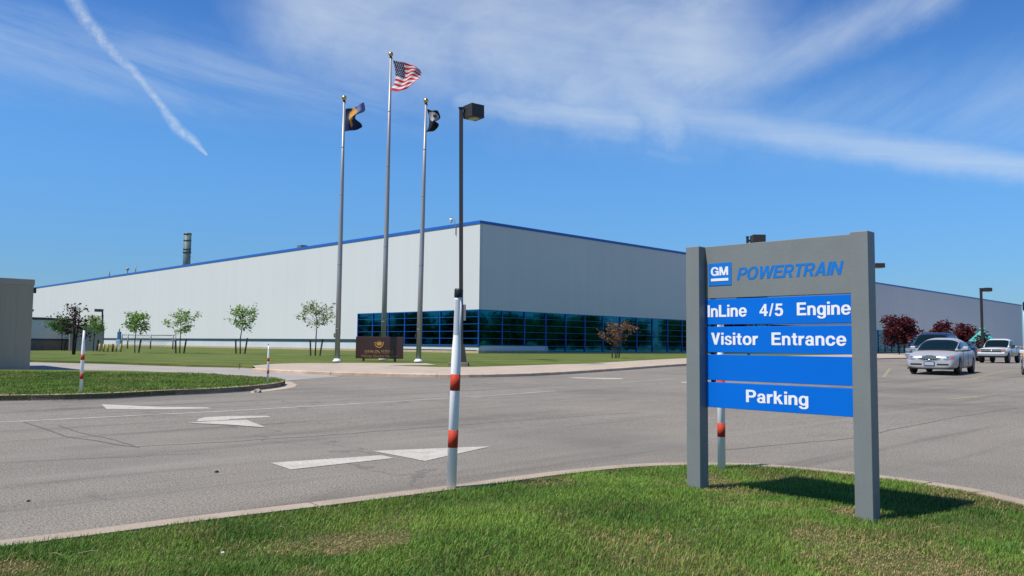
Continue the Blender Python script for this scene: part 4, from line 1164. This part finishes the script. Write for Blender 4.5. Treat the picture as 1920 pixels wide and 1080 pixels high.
def dtree(name, px, y, top, wpx, cbf, n_leaf, leafpx, lm, bark, label, seed, **k):
    p = atdepth(px, y, .1); s = y/F
    return tree(name, p, zfor(p, top)-p.z, wpx*s, cbf, n_leaf, leafpx*s, M[lm], M[bark], label, seed, **k)
RGp = 'dark red trees along the shaded wall'
dtree('red_tree', 1686, 112, 597, 66, .18, 4200, 4.4, 'leaf_red', 'bark_dark', 'largest dark red tree right of the blue panelled sign', 41, group=RGp, nb=24, shape=.7)
dtree('red_tree', 1767, 122, 606, 40, .2, 2200, 4.2, 'leaf_red', 'bark_dark', 'round dark red tree above the dark blue vehicle roof', 44, group=RGp, nb=18, shape=.7)
dtree('red_tree', 1808, 132, 612, 38, .2, 2000, 4.2, 'leaf_red', 'bark_dark', 'small dark red tree left of the teal roofed shelter', 47, group=RGp, nb=18, shape=.7)
dtree('red_tree', 1843, 84, 624, 28, .2, 900, 3.6, 'leaf_purple', 'bark_dark', 'small dark tree in front of the teal roofed shelter', 50, group=RGp, nb=14, shape=.7)
# trees standing outside the picture to either side, seen mirrored in the glass
w_lab = 'broad green tree outside the picture mirrored in the teal windows'
proto = None
def copy_tree(src, loc, rz_, sc__):
    c = src.copy(); C.objects.link(c); c.location = loc; c.rotation_euler = (0, 0, rz_); c.scale = (sc__,)*3
    for chd in src.children:
        q_ = chd.copy(); C.objects.link(q_); q_.parent = c
    return c
wood = [(92, 74, 1.0), (100, 88, .85), (110, 66, 1.1), (118, 104, .95), (128, 84, 1.15), (100, 112, .8), (150, 96, 1.3), (140, 118, 1.1), (165, 78, 1.2), (112, 140, .85), (90, 62, .75),
        (-98, 82, 1.0), (-108, 92, .9), (-120, 78, 1.1), (-132, 96, 1.2), (-92, 70, .75), (-146, 84, 1.2), (-112, 108, 1.0), (86, 84, .6), (95, 96, .65), (106, 76, .7), (122, 92, .7), (134, 106, .75), (118, 122, .7), (-88, 76, .6), (-100, 66, .7), (-118, 88, .7), (-126, 104, .8)]
for i, (x_, y_, s_) in enumerate(wood):
    p = Vector((x_, y_, tz(y_)))
    if i == 0:
        proto = tree('broad_tree', p, 6.2, 9.0, .02, 6500, .42, M['leaf_wood'], M['bark'], w_lab, 61, group='trees outside the picture', nb=30, shape=.7, spread=.9)
    else: copy_tree(proto, p, i*1.7, s_)

# ------------------------------------------------------------------ shelter with teal roof
gp = atdepth(1843, 108, .1); s1 = gp.y/F
gz = empty('gazebo', gp, R(20), 'shelter with a bright teal hipped roof and cupola behind the pickup', 'gazebo')
ze, za = zfor(gp, 640)-gp.z, zfor(gp, 619.5)-gp.z
def hip(b, w0, z0, w1, z1):
    n = 8
    A = [(math.cos(2*math.pi*k/n)*w0, math.sin(2*math.pi*k/n)*w0, z0) for k in range(n)]; B = [(math.cos(2*math.pi*k/n)*w1, math.sin(2*math.pi*k/n)*w1, z1) for k in range(n)]
    for k in range(n): b.face([A[k], A[(k+1) % n], B[(k+1) % n], B[k]])
    b.face(A); b.face(B)
b = MB(); hip(b, 24*s1, ze, 3.4*s1, za); gr = b.build('roof', M['teal'], gz)
b = MB(); hip(b, 3.2*s1, za, 3.2*s1, za+2.5*s1); hip(b, 6*s1, za+2.51*s1, .3*s1, zfor(gp, 611.5)-gp.z); b.build('cupola', M['teal'], gr)
for k in range(8):
    a_ = 2*math.pi*k/8; MB().tube([(math.cos(a_)*20*s1, math.sin(a_)*20*s1, -.1), (math.cos(a_)*20*s1, math.sin(a_)*20*s1, ze+.1)], .09, 8).build('post', M['whitecar'], gz)

# ------------------------------------------------------------------ vehicles  (local: front is +y)
def loft(stations, m, name, parent, arches=(), wr=.36):
    b = MB(); rings = []
    for y, zt, zb, w in stations:
        h_ = zt - zb
        half = [(0, zt), (.55*w, zt-.008), (.86*w, zt-.045), (.965*w, zt-.13), (1.0*w, zb+h_*.5), (.985*w, zb+.12*h_+.03), (.90*w, zb), (0, zb)]
        pts = half + [(-x_, z_) for x_, z_ in half[-2:0:-1]]
        rings.append([b.b.verts.new((x_, y, z_)) for x_, z_ in pts])
    n = len(rings[0])
    for a_, c_ in zip(rings, rings[1:]):
        for k in range(n): b.b.faces.new((a_[k], a_[(k+1) % n], c_[(k+1) % n], c_[k]))
    b.b.faces.new(rings[0]); b.b.faces.new(rings[-1])
    bmesh.ops.recalc_face_normals(b.b, faces=b.b.faces[:])
    me = bpy.data.meshes.new(name); b.b.to_mesh(me); b.b.free()
    o = link(name, me, parent)
    o.modifiers.new('s', 'SUBSURF').levels = 2; o.modifiers['s'].render_levels = 2
    cut = []
    for y in arches:
        cb_ = MB().tube([(-2, y, wr*.97), (2, y, wr*.97)], wr*1.17, 28); cme = cb_.mesh('c', M['blacktrim']); co = bpy.data.objects.new('c', cme); C.objects.link(co); cut.append(co)
        md = o.modifiers.new('b', 'BOOLEAN'); md.operation = 'DIFFERENCE'; md.object = co; md.solver = 'EXACT'
        co.matrix_world = Matrix.Identity(4)
    # evaluate away from the parent so the cutters line up
    o.parent = None; bpy.context.view_layer.update()
    ev = o.evaluated_get(bpy.context.evaluated_depsgraph_get()); nm = bpy.data.meshes.new_from_object(ev)
    o.modifiers.clear(); o.data = nm; nm.materials.clear(); nm.materials.append(m)
    for p_ in nm.polygons: p_.use_smooth = True
    for co in cut: bpy.data.objects.remove(co)
    o.parent = parent
    return o
def wheel(parent, x, y, r, w=.21, rimm='alloy'):
    sg = 1 if x > 0 else -1
    wh = link('wheel', None, parent, (x, y, r))
    b = MB(); n = 26
    prof = [(-w/2, r*.66), (-w/2, r*.90), (-w*.36, r), (w*.36, r), (w/2, r*.90), (w/2, r*.66)]
    rings = [[b.b.verts.new((px_*sg, math.cos(2*math.pi*k/n)*rr_, math.sin(2*math.pi*k/n)*rr_)) for k in range(n)] for px_, rr_ in prof]
    for a_, c_ in zip(rings, rings[1:]):
        for k in range(n): b.b.faces.new((a_[k], a_[(k+1) % n], c_[(k+1) % n], c_[k])).smooth = True
    b.b.faces.new(rings[0])
    b.build('tyre', M['rubber'], wh)
    b = MB(); f = w*.40*sg
    b.tube([(f*.55, 0, 0), (f*.6, 0, 0)], r*.66, 24)
    b.tube([(f*.5, 0, 0), (f*1.1, 0, 0)], [r*.18, r*.14], 12)
    for k in range(7):
        a_ = 2*math.pi*k/7; b.bar((f*1.02, math.cos(a_)*r*.1, math.sin(a_)*r*.1), (f*1.05, math.cos(a_)*r*.63, math.sin(a_)*r*.63), .03, r*.16, up=(1, 0, 0))
    ring = [(f*1.05, math.cos(2*math.pi*k/24)*r*.645, math.sin(2*math.pi*k/24)*r*.645) for k in range(25)]
    b.tube(ring, r*.035, 6, False)
    b.build('rim', M[rimm], wh)
def patch(b, pts, th=.02, ax=(0, 1, 0)):
    b.prism(pts, Vector(ax)*th); return b
def cabin(parent, g, paint):
    """glass house grown over a centre-line profile, split into windows, roof and pillars"""
    prof = [Vector((y_, z_, 0)) for y_, z_ in g['prof']]; C_ = smooth_poly(prof, 9); wb, tum, ex = g['wb'], g['tum'], g.get('ex', .5)
    zt = max(p.y for p in C_); nv = 30; rows = []
    for p in C_:
        tb_ = (p.x-C_[-1].x)/(C_[0].x-C_[-1].x); zb = g['zr'] + (g['zf']-g['zr'])*tb_ - .02
        h_ = max(.004, p.y - zb); row = []
        endf = min(1, .90 + .10*min(tb_, 1-tb_)*5)
        for k in range(-nv, nv+1):
            a_ = k/nv*math.pi/2; sx_ = math.copysign(abs(math.sin(a_))**ex, a_); cz = max(0, math.cos(a_))**g.get('cx', .5)
            z_ = zb + h_*cz; row.append(Vector((wb*endf*sx_*(1-tum*(z_-zb)/(zt-zb)), p.x, z_)))
        rows.append(row)
    G_ = {'window': MB(), 'roof': MB(), 'pillar': MB()}
    for i in range(len(rows)-1):
        ym = (rows[i][nv].y + rows[i+1][nv].y)/2
        for k in range(2*nv):
            q = [rows[i][k], rows[i][k+1], rows[i+1][k+1], rows[i+1][k]]
            va = abs((k+.5)/nv - 1); zm = sum(v_.z for v_ in q)/4
            if va < g['a1']:
                key = 'window' if (ym > g['y_ws'] or (ym < g['y_bl'] and ym > g.get('y_end', -9))) else 'roof'
            elif va < g['a2']: key = 'pillar'
            else:
                key = 'window'
                if ym < g['y_c'] or zm < g['zf']+.035 or any(abs(ym-b_) < .035 for b_ in g.get('posts', ())) or ym > g.get('y_a', 9): key = 'pillar'
            f = G_[key].face(q); f.smooth = True
    out = {}
    for key, b in G_.items():
        bmesh.ops.remove_doubles(b.b, verts=b.b.verts[:], dist=.0008)
        bad = [f for f in b.b.faces if f.calc_area() < 1e-7]
        if bad: bmesh.ops.delete(b.b, geom=bad, context='FACES')
        if len(b.b.faces): out[key] = b.build(key, M['carglass'] if key == 'window' else paint, parent)
    return out
def mirrors(parent, paint, x, y, z):
    for sx in (-1, 1):
        b = MB().box((-.10, -.07, -.075), (.10, .05, .075), .03); b.b.transform(Matrix.Translation((sx*(x+.13), y, z)))
        b.bar((sx*(x-.03), y, z-.05), (sx*(x+.06), y, z-.03), .05, .05); b.build('mirror', paint, parent)
def lights_plate(parent, fy, rear=False, plate_z=.45, w=.80):
    MB().box((-.16, fy, plate_z-.08), (.16, fy+.02, plate_z+.08), .005).build('number_plate', M['plate'], parent)

def sedan(base, rz_, paint, label, scale=1.0, front=True, cat='car'):
    t = empty('sedan_car', base, rz_, label, cat); t.scale = (scale,)*3
    st = [(-2.52, .80, .46, .55), (-2.50, .90, .36, .74), (-2.38, 1.00, .28, .85), (-1.9, 1.03, .22, .91), (-1.0, 1.0, .2, .935), (0, .985, .2, .94), (.9, .975, .2, .94), (1.25, .945, .2, .935), (1.8, .89, .21, .925), (2.15, .83, .21, .91), (2.40, .77, .22, .87), (2.52, .73, .23, .80), (2.56, .66, .26, .74), (2.57, .60, .32, .66)]
    body = loft(st, paint, 'body', t, (1.48, -1.42), .345)
    cabin(t, dict(prof=[(1.30, .95), (.95, 1.11), (.52, 1.315), (.20, 1.415), (-.30, 1.465), (-.80, 1.45), (-1.20, 1.37), (-1.65, 1.17), (-1.98, 1.01)], wb=.83, tum=.22, zf=.955, zr=.99, a1=.62, a2=.70, y_ws=.34, y_bl=-1.12, y_c=-1.30, posts=(-.35,), y_a=.98), paint)
    for x_ in (-.80, .80):
        for y_ in (1.48, -1.42): wheel(t, x_, y_, .345)
    mirrors(t, paint, .84, .72, 1.03)
    # front: oval grille with bars, lights and slots, all following the nose
    from mathutils.bvhtree import BVHTree
    bv = BVHTree.FromPolygons([v.co for v in body.data.vertices], [p_.vertices[:] for p_ in body.data.polygons])
    def skin(name, m, f, x0, x1, z0, z1, off, par=t, n=44, back=False):
        sg = -1 if back else 1; b = MB(); nz = max(6, int(n*(z1-z0)/(x1-x0)*1.2)); gx = [x0+(x1-x0)*k/n for k in range(n+1)]; gz = [z0+(z1-z0)*k/nz for k in range(nz+1)]
        Y = {}
        for a_, x_ in enumerate(gx):
            for c_, z_ in enumerate(gz):
                h = bv.ray_cast(Vector((x_, 4*sg, z_)), Vector((0, -sg, 0)))
                if h[0] is not None: Y[a_, c_] = b.b.verts.new((x_, h[0].y + off*sg, z_))
        for a_ in range(n):
            for c_ in range(nz):
                xm, zm = np.float64((gx[a_]+gx[a_+1])/2), np.float64((gz[c_]+gz[c_+1])/2)
                q = [(a_, c_), (a_+1, c_), (a_+1, c_+1), (a_, c_+1)]
                if f(xm, zm) < 0 and all(k_ in Y for k_ in q): b.b.faces.new([Y[k_] for k_ in q]).smooth = True
        bmesh.ops.delete(b.b, geom=[v_ for v_ in b.b.verts if not v_.link_faces], context='VERTS')
        return b.build(name, m, par)
    go = skin('grille', M['chrome'], _ell(0, .63, .40, .112, 2), -.42, .42, .5, .76, .006)
    skin('grille_mesh', M['blacktrim'], _ell(0, .63, .36, .088, 2), -.40, .40, .52, .74, .010, go)
    gb = MB()
    for k in range(-5, 6):
        h_ = .086*math.sqrt(max(.02, 1-(k*.062/.355)**2)); yy = bv.ray_cast(Vector((k*.062, 4, .63)), Vector((0, -1, 0)))[0].y + .016
        gb.bar((k*.062, yy, .63-h_), (k*.062, yy, .63+h_), .016, .012)
    gb.bar((-.36, yy+.02, .63), (.36, yy+.02, .63), .014, .014)
    gb.ball((0, bv.ray_cast(Vector((0, 4, .56)), Vector((0, -1, 0)))[0].y + .02, .565), .042, (1, .4, .9)); gb.build('grille_bar', M['chrome'], go)
    for sx in (-1, 1):
        hp = _poly((.47, .60), (.62, .555), (.84, .59), (.895, .68), (.86, .755), (.62, .715)); hx = (-.92, -.44) if sx < 0 else (.44, .92)
        hl = skin('headlight', M['headlight'], lambda x_, z_: hp(abs(x_), z_), *hx, .54, .77, .006)
        skin('turn_signal', M['amber'], lambda x_, z_: _ell(.775, .665, .062, .05, 2)(abs(x_), z_), *hx, .54, .77, .011, hl)
        skin('lamp_bowl', M['chrome'], lambda x_, z_: _ell(.62, .64, .062, .055, 2)(abs(x_), z_), *hx, .54, .77, .011, hl)
        skin('bumper_slot', M['blacktrim'], lambda x_, z_: _rect(.27, .36, .68, .425)(abs(x_), z_), *((-.70, -.25) if sx < 0 else (.25, .70)), .34, .45, .004)
        skin('tail_light', M['redlens'], lambda x_, z_: _rect(.46, .70, .84, .90)(abs(x_), z_), *((-.88, -.44) if sx < 0 else (.44, .88)), .68, .92, .006, back=True)
        MB().bar((sx*.940, .02, .83), (sx*.940, .22, .83), .02, .03).build('door_handle', paint, t)
        MB().bar((sx*.938, -.98, .84), (sx*.938, -.78, .84), .02, .03).build('door_handle', paint, t)
        MB().bar((sx*.941, -.12, .26), (sx*.915, -.12, .94), .008, .012).build('door_gap', M['blacktrim'], body)
        MB().bar((sx*.941, 1.02, .30), (sx*.93, 1.02, .92), .008, .012).build('door_gap', M['blacktrim'], body)
    yp = bv.ray_cast(Vector((0, 4, .44)), Vector((0, -1, 0)))[0].y
    pl_ = MB().box((-.19, yp-.01, .34), (.19, yp+.02, .50), .004).build('number_plate', M['blacktrim'], t)
    MB().box((-.165, yp+.021, .36), (.165, yp+.025, .48)).build('plate_face', M['plate'], pl_)
    MB().box((-.82, 2.30, .20), (.82, 2.50, .255), .01).build('lower_lip', M['blacktrim'], t)
    # pale trim round the windscreen, wiper and dash card
    MB().bar((-.66, 1.27, .972), (.66, 1.27, .972), .03, .03).build('cowl', M['blacktrim'], t)
    return t
def pickup(base, rz_, label, scale=1.0):
    t = empty('pickup_truck', base, rz_, label, 'pickup truck'); t.scale = (scale,)*3
    P = M['whitecar']
    st = [(-2.45, 1.0, .52, .80), (-2.40, 1.06, .46, .86), (-1.5, 1.07, .42, .87), (0, 1.05, .40, .87), (.85, 1.05, .40, .87), (1.2, 1.04, .40, .865), (1.9, .99, .42, .855), (2.2, .95, .44, .84), (2.30, .92, .46, .80), (2.32, .86, .52, .76)]
    body = loft(st, P, 'body', t, (1.50, -1.35), .355)
    MB().box((-.70, -2.36, 1.045), (.70, -.72, 1.085)).build('cargo_bed', M['interior'], t)
    rail = MB()
    for sx in (-1, 1): rail.box((sx*.79-.06, -2.40, 1.04), (sx*.79+.06, -.68, 1.12), .02)
    rail.box((-.73, -2.42, 1.0), (.73, -2.37, 1.115), .01); rail.build('bed_rail', P, t)
    cabin(t, dict(prof=[(1.05, 1.03), (.85, 1.20), (.52, 1.47), (.36, 1.555), (.0, 1.60), (-.40, 1.58), (-.54, 1.52), (-.62, 1.25), (-.66, 1.04)], wb=.81, tum=.20, zf=1.03, zr=1.04, ex=.36, cx=.36, a1=.60, a2=.69, y_ws=.46, y_bl=-.56, y_c=-.42, y_a=.84), P)
    for x_ in (-.74, .74):
        for y_ in (1.50, -1.35): wheel(t, x_, y_, .355, .22)
    mirrors(t, M['blacktrim'], .82, .78, 1.12)
    g = MB().box((-.58, 2.29, .70), (.58, 2.335, .90), .012).build('grille', M['blacktrim'], t)
    MB().box((-.60, 2.336, .785), (.60, 2.352, .82), .004).ball((0, 2.345, .80), .07, (1.2, .3, .8)).build('grille_bar', M['chrome'], g)
    MB().box((-.80, 2.28, .455), (.80, 2.43, .63), .03).build('bumper', M['chrome'], t)
    MB().box((-.78, 2.29, .631), (.78, 2.40, .685), .01).build('bumper_top', M['whitecar'], t)
    for sx in (-1, 1):
        h_ = MB().box((sx*.68-.13, 2.27, .80), (sx*.68+.13, 2.335, .905), .015).build('headlight', M['headlight'], t)
        MB().box((sx*.70-.14, 2.25, .715), (sx*.70+.14, 2.325, .79), .012).build('turn_signal', M['amber'], h_)
        MB().box((sx*.87-.012, -.62, .47), (sx*.87+.012, .82, .70), .01).box((sx*.868-.012, -.9, .5), (sx*.868+.012, -.64, .70), .004).build('side_panel', M['tancar'], t)
        MB().bar((sx*.875, -.55, .92), (sx*.875, -.38, .92), .02, .04).build('door_handle', M['blacktrim'], t)
        MB().bar((sx*.871, .86, .48), (sx*.868, .86, 1.0), .008, .012).build('door_gap', M['blacktrim'], body)
        MB().bar((sx*.871, -.63, .48), (sx*.868, -.63, 1.03), .010, .014).build('door_gap', M['blacktrim'], body)
    MB().box((-.75, 2.2, .36), (.75, 2.36, .45), .02).build('lower_valance', M['blacktrim'], t)
    return t
def suv(base, rz_, paint, label, scale=1.0):
    t = empty('suv_car', base, rz_, label, 'car'); t.scale = (scale,)*3
    st = [(-2.42, 1.0, .50, .78), (-2.38, 1.14, .42, .90), (-1.6, 1.17, .38, .94), (0, 1.15, .36, .95), (.9, 1.15, .36, .95), (1.3, 1.13, .36, .945), (2.0, 1.06, .38, .92), (2.32, .99, .42, .86), (2.40, .90, .48, .78)]
    loft(st, paint, 'body', t, (1.48, -1.45), .38)
    cabin(t, dict(prof=[(1.15, 1.12), (.95, 1.30), (.62, 1.60), (.42, 1.72), (-.2, 1.80), (-1.5, 1.80), (-2.1, 1.75), (-2.26, 1.5), (-2.34, 1.14)], wb=.88, tum=.20, zf=1.12, zr=1.13, ex=.38, cx=.38, a1=.60, a2=.69, y_ws=.55, y_bl=-2.18, y_c=-2.1, posts=(-.25, -1.2), y_a=.94), paint)
    for x_ in (-.82, .82):
        for y_ in (1.48, -1.45): wheel(t, x_, y_, .38, .24)
    mirrors(t, paint, .90, .82, 1.26)
    MB().box((-.55, 2.36, .74), (.55, 2.425, .93), .012).build('grille', M['chrome'], t)
    MB().box((-.86, 2.30, .50), (.86, 2.50, .70), .03).build('bumper', M['chrome'], t)
    for sx in (-1, 1):
        MB().box((sx*.72-.13, 2.30, .76), (sx*.72+.13, 2.41, .93), .015).build('headlight', M['headlight'], t)
        MB().bar((sx*.62, -2.0, 1.83), (sx*.62, .4, 1.83), .04, .03).build('roof_rail', M['blacktrim'], t)
    return t
def place(fn, px, py, theta, *a_, **k):
    """stand a vehicle with its front axle middle over the photo position"""
    p = G(px, py, .004)
    rz_ = math.pi - R(theta)
    fwd = Vector((-math.sin(rz_), math.cos(rz_), 0)); c = p - fwd*1.48*k.get('scale', 1)
    c.z = tz(c.y) + .004
    return fn(c, rz_, *a_, **k)
place(sedan, 1754, 701.5, 38.5, M['silver'], 'silver sedan facing the viewer with oval chrome grille in the car park', scale=1.08)
place(pickup, 1865, 680.5, 43, 'white and beige pickup truck parked behind the silver sedan', scale=1.05)
def place_d(fn, px, y, theta, *a_, **k):
    p = atdepth(px, y, .004); return fn(p, math.pi - R(theta), *a_, **k)
place_d(suv, 1752, 46.5, 40, M['navy'], 'dark navy blue vehicle with roof rails behind the silver sedan', scale=1.06)
place_d(sedan, 1803, 64, 42, M['navy'], 'dark blue car half hidden between the sedan and the pickup')
place_d(sedan, 1951, 70, 42, M['yellowcar'], 'yellow car just entering the right picture edge', scale=1.1)
place_d(sedan, 1972, 34, 205, M['whitecar'], 'white car showing one red tail light at the right picture edge')

# ------------------------------------------------------------------ small things on the ground
def lump(px, py, r, m, label, name='stone', cat='stone', dz=0.0):
    p = G(px, py, dz); b = MB(); q = bmesh.ops.create_icosphere(b.b, subdivisions=2, radius=r)
    for v in q['verts']: v.co *= 1 + random.uniform(-.22, .22); v.co.z *= .6
    o = b.build(name, m, loc=p + Vector((0, 0, r*.35))); o['label'] = label; o['category'] = cat
lump(406, 886, .020, M['stone_dark'], 'small black tar lump lying on the road left of the straight arrow')
lump(53, 940.5, .014, M['stone_dark'], 'tiny black crumb on the road near the left lawn corner')
lump(483, 736, .10, M['stone'], 'pale stone lying against the island kerb')
lump(418, 1037, .009, M['white_base'], 'tiny white pebble on the near grass', dz=KH+.03)

# ------------------------------------------------------------------ grass
def inside(poly, x, y):
    px = np.array([p[0] for p in poly]); py = np.array([p[1] for p in poly]); r = np.zeros(len(x), bool); j = len(px)-1
    for i in range(len(px)):
        c = ((py[i] > y) != (py[j] > y)) & (x < (px[j]-px[i])*(y-py[i])/(py[j]-py[i]+1e-12)+px[i]); r ^= c; j = i
    return r
def fnoise(x, y, s, seed):
    g = np.random.default_rng(seed).random((64, 64)); xs, ys_ = x*s, y*s
    xi, yi = np.floor(xs).astype(int), np.floor(ys_).astype(int); fx_, fy_ = xs-xi, ys_-yi
    fx_ = fx_*fx_*(3-2*fx_); fy_ = fy_*fy_*(3-2*fy_)
    q = lambda a_, b_: g[a_ % 64, b_ % 64]
    return (q(xi, yi)*(1-fx_)+q(xi+1, yi)*fx_)*(1-fy_) + (q(xi, yi+1)*(1-fx_)+q(xi+1, yi+1)*fx_)*fy_
def grassmat():
    m = bpy.data.materials.new('grass_blades'); m.use_nodes = True; nt = m.node_tree; N = nt.nodes; L = nt.links; b = N['Principled BSDF']
    at = N.new('ShaderNodeAttribute'); at.attribute_name = 'blade'; L.new(at.outputs['Color'], b.inputs['Base Color'])
    b.inputs['Roughness'].default_value = .55; b.inputs['Specular IOR Level'].default_value = .25
    tr = N.new('ShaderNodeBsdfTranslucent'); mx = N.new('ShaderNodeMixShader'); mx.inputs[0].default_value = .3
    L.new(at.outputs['Color'], tr.inputs[0]); L.new(b.outputs[0], mx.inputs[1]); L.new(tr.outputs[0], mx.inputs[2]); L.new(mx.outputs[0], N['Material Output'].inputs[0])
    M['grass'] = m
grassmat()
def grass(name, x, y, z0, hgt, wid, patches, lab=None, dead=.045, bright=1.0):
    n = len(x); g = np.random.default_rng(len(x))
    big_ = np.clip((fnoise(x, y, 1.1, 1)*.55 + fnoise(x, y, 2.9, 2)*.45 - .5)*1.7 + .5, 0, 1); fine = fnoise(x, y, 6, 3)
    dry = np.clip((fnoise(x+31, y+7, 1.1, 5)*.6 + fnoise(x, y, 3.1, 6)*.4 - .60)*2.6, 0, .5)
    bald = np.zeros(n)
    for (cx_, cy_, rx, ry, st_) in patches:
        dd = ((x-cx_)/rx)**2 + ((y-cy_)/ry)**2 + (fine-.5)*1.2
        e = np.clip(1.25-dd, 0, 1)*st_; dry = np.maximum(dry, e); bald = np.maximum(bald, e)
    tuft = .70 + .65*fnoise(x, y, 3.3, 9)
    h = hgt*g.uniform(.5, 1.25, n)*tuft*(1-.55*bald)
    az_ = g.uniform(0, 2*np.pi, n) ; wind = .25
    lean = np.abs(g.normal(0, .5, n)) + .15
    dx, dy = np.cos(az_)*lean + wind, np.sin(az_)*lean + .05
    isdead = g.random(n) < (dead + dry*.75)
    green = np.stack([.034+.070*big_+.018*fine, .090+.100*big_, .012+.014*big_], 1)
    green *= (g.uniform(.65, 1.35, n)*bright)[:, None]
    tan = np.stack([np.full(n, .52), np.full(n, .37), np.full(n, .17)], 1)*g.uniform(.5, 1.1, n)[:, None]
    col = np.where(isdead[:, None], tan, green*(1-dry[:, None]*.5) + np.array([.17, .15, .045])*dry[:, None]*.5)
    flat = isdead & (g.random(n) < .6)
    z0 = z0 + np.where(flat & (bald > .2), g.uniform(.004, .022, n), 0)
    h = np.where(flat, h*.45, h); dx = np.where(flat, dx*3, dx); dy = np.where(flat, dy*3, dy)
    sx, sy = -np.sin(az_)*wid*.5*g.uniform(.7, 1.4, n), np.cos(az_)*wid*.5*g.uniform(.7, 1.4, n)
    V0 = np.stack([x-sx, y-sy, z0], 1); V1 = np.stack([x+sx, y+sy, z0], 1)
    mx_, my_ = x+dx*h*.35, y+dy*h*.35; mz = z0+h*.62
    V2 = np.stack([mx_+sx*.75, my_+sy*.75, mz], 1); V3 = np.stack([mx_-sx*.75, my_-sy*.75, mz], 1)
    V4 = np.stack([x+dx*h*1.0, y+dy*h*1.0, z0+h*np.clip(1.05-.25*np.hypot(dx, dy), .45, 1)], 1)
    P = np.stack([V0, V1, V2, V3, V4], 1)
    me = bpy.data.meshes.new(name); me.vertices.add(n*5); me.vertices.foreach_set('co', P.reshape(-1).astype(np.float32))
    bi = np.arange(n, dtype=np.int32)[:, None]*5
    li = np.concatenate([bi+np.array([[0, 1, 2, 3]], dtype=np.int32), bi+np.array([[3, 2, 4]], dtype=np.int32)], 1).reshape(-1)
    me.loops.add(n*7); me.loops.foreach_set('vertex_index', li.astype(np.int32))
    ls = (np.arange(n)[:, None]*7 + np.array([[0, 4]])).reshape(-1).astype(np.int32)
    me.polygons.add(n*2); me.polygons.foreach_set('loop_start', ls); me.polygons.foreach_set('loop_total', np.tile([4, 3], n).astype(np.int32))
    me.update(calc_edges=True)
    ca = me.color_attributes.new('blade', 'FLOAT_COLOR', 'POINT')
    cc = np.ones((n, 5, 4), np.float32); cc[:, :, :3] = col[:, None, :]
    ca.data.foreach_set('color', cc.reshape(-1))
    me.materials.append(M['grass'])
    return link(name, me, kind='stuff', label=lab, cat='grass')
def scatter(poly, n, x0, x1, y0, y1, view=True):
    x = rng.uniform(x0, x1, n); y = y0 + (y1-y0)*rng.random(n)**1.25
    k = inside(poly, x, y)
    if view: k &= np.abs(x) < .66*y + .8
    return x[k], y[k]
x, y = scatter(lawn_poly, 640000, -5.5, 7.5, 3.2, 8.6)
fade = np.ones(len(x)); P_in = np.array([[p.x, p.y] for p in near_in])
mnd = .045*np.sin(x*1.3+.4)*np.cos(y*1.1) + .018*np.sin(x*2.9+1)*np.sin(y*2.3+2)
dmin = np.full(len(x), 9.0)
for q in P_in: dmin = np.minimum(dmin, np.hypot(x-q[0], y-q[1]))
z0 = KH - .014 + mnd*np.minimum(1, dmin/.7)
pt = []
for px, py, rx, ry, s_ in ((670, 1003, .26, .20, 1), (15, 1068, .18, .1, .9), (1690, 1062, .5, .2, .8), (1560, 1010, .30, .12, .6), (1262, 1022, .2, .08, .4), (1340, 905, .22, .3, .7), (1600, 955, .16, .14, .8), (1460, 950, .2, .08, .4), (1020, 900, .3, .2, .4), (1860, 930, .5, .25, .5), (1800, 1075, .35, .12, .5), (560, 1020, .3, .1, .4)):
    p = G(px, py, KH); pt.append((p.x, p.y, rx*1.15, ry*2.0, s_))
grass('grass', x, y, z0, .033, .0040, pt, bright=1.8)
x, y = scatter(isl_poly, 420000, -26, -5, 11, 30)
k = y < 27; x, y = x[k], y[k]
z0 = np.array([tz(q) for q in y]) + KH - .012
grass('grass', x, y, z0, .055, .012, [], bright=1.5, dead=.12)
# long straws lying in the near grass
b = MB()
for px, py, l_ in ((290*.5+0, 1050, .22), (640, 1040, .1), (1050, 1012, .16), (1355, 948, .1), (1300, 1005, .12), (90, 1050, .2), (900, 1060, .15), (1500, 1050, .12), (520, 1000, .1), (760, 1065, .14), (1180, 1060, .12), (1750, 1000, .12), (330, 1060, .15)):
    p = G(px, py, KH); a_ = random.uniform(-.6, .6)
    b.tube([p + Vector((0, 0, .035)), p + Vector((math.cos(a_)*l_*.3, math.sin(a_)*l_*.3, .045)), p + Vector((math.cos(a_)*l_*.6, math.sin(a_)*l_*.6, .035))], .0013, 5)
b.build('dry_straw', M['straw'], kind='stuff')
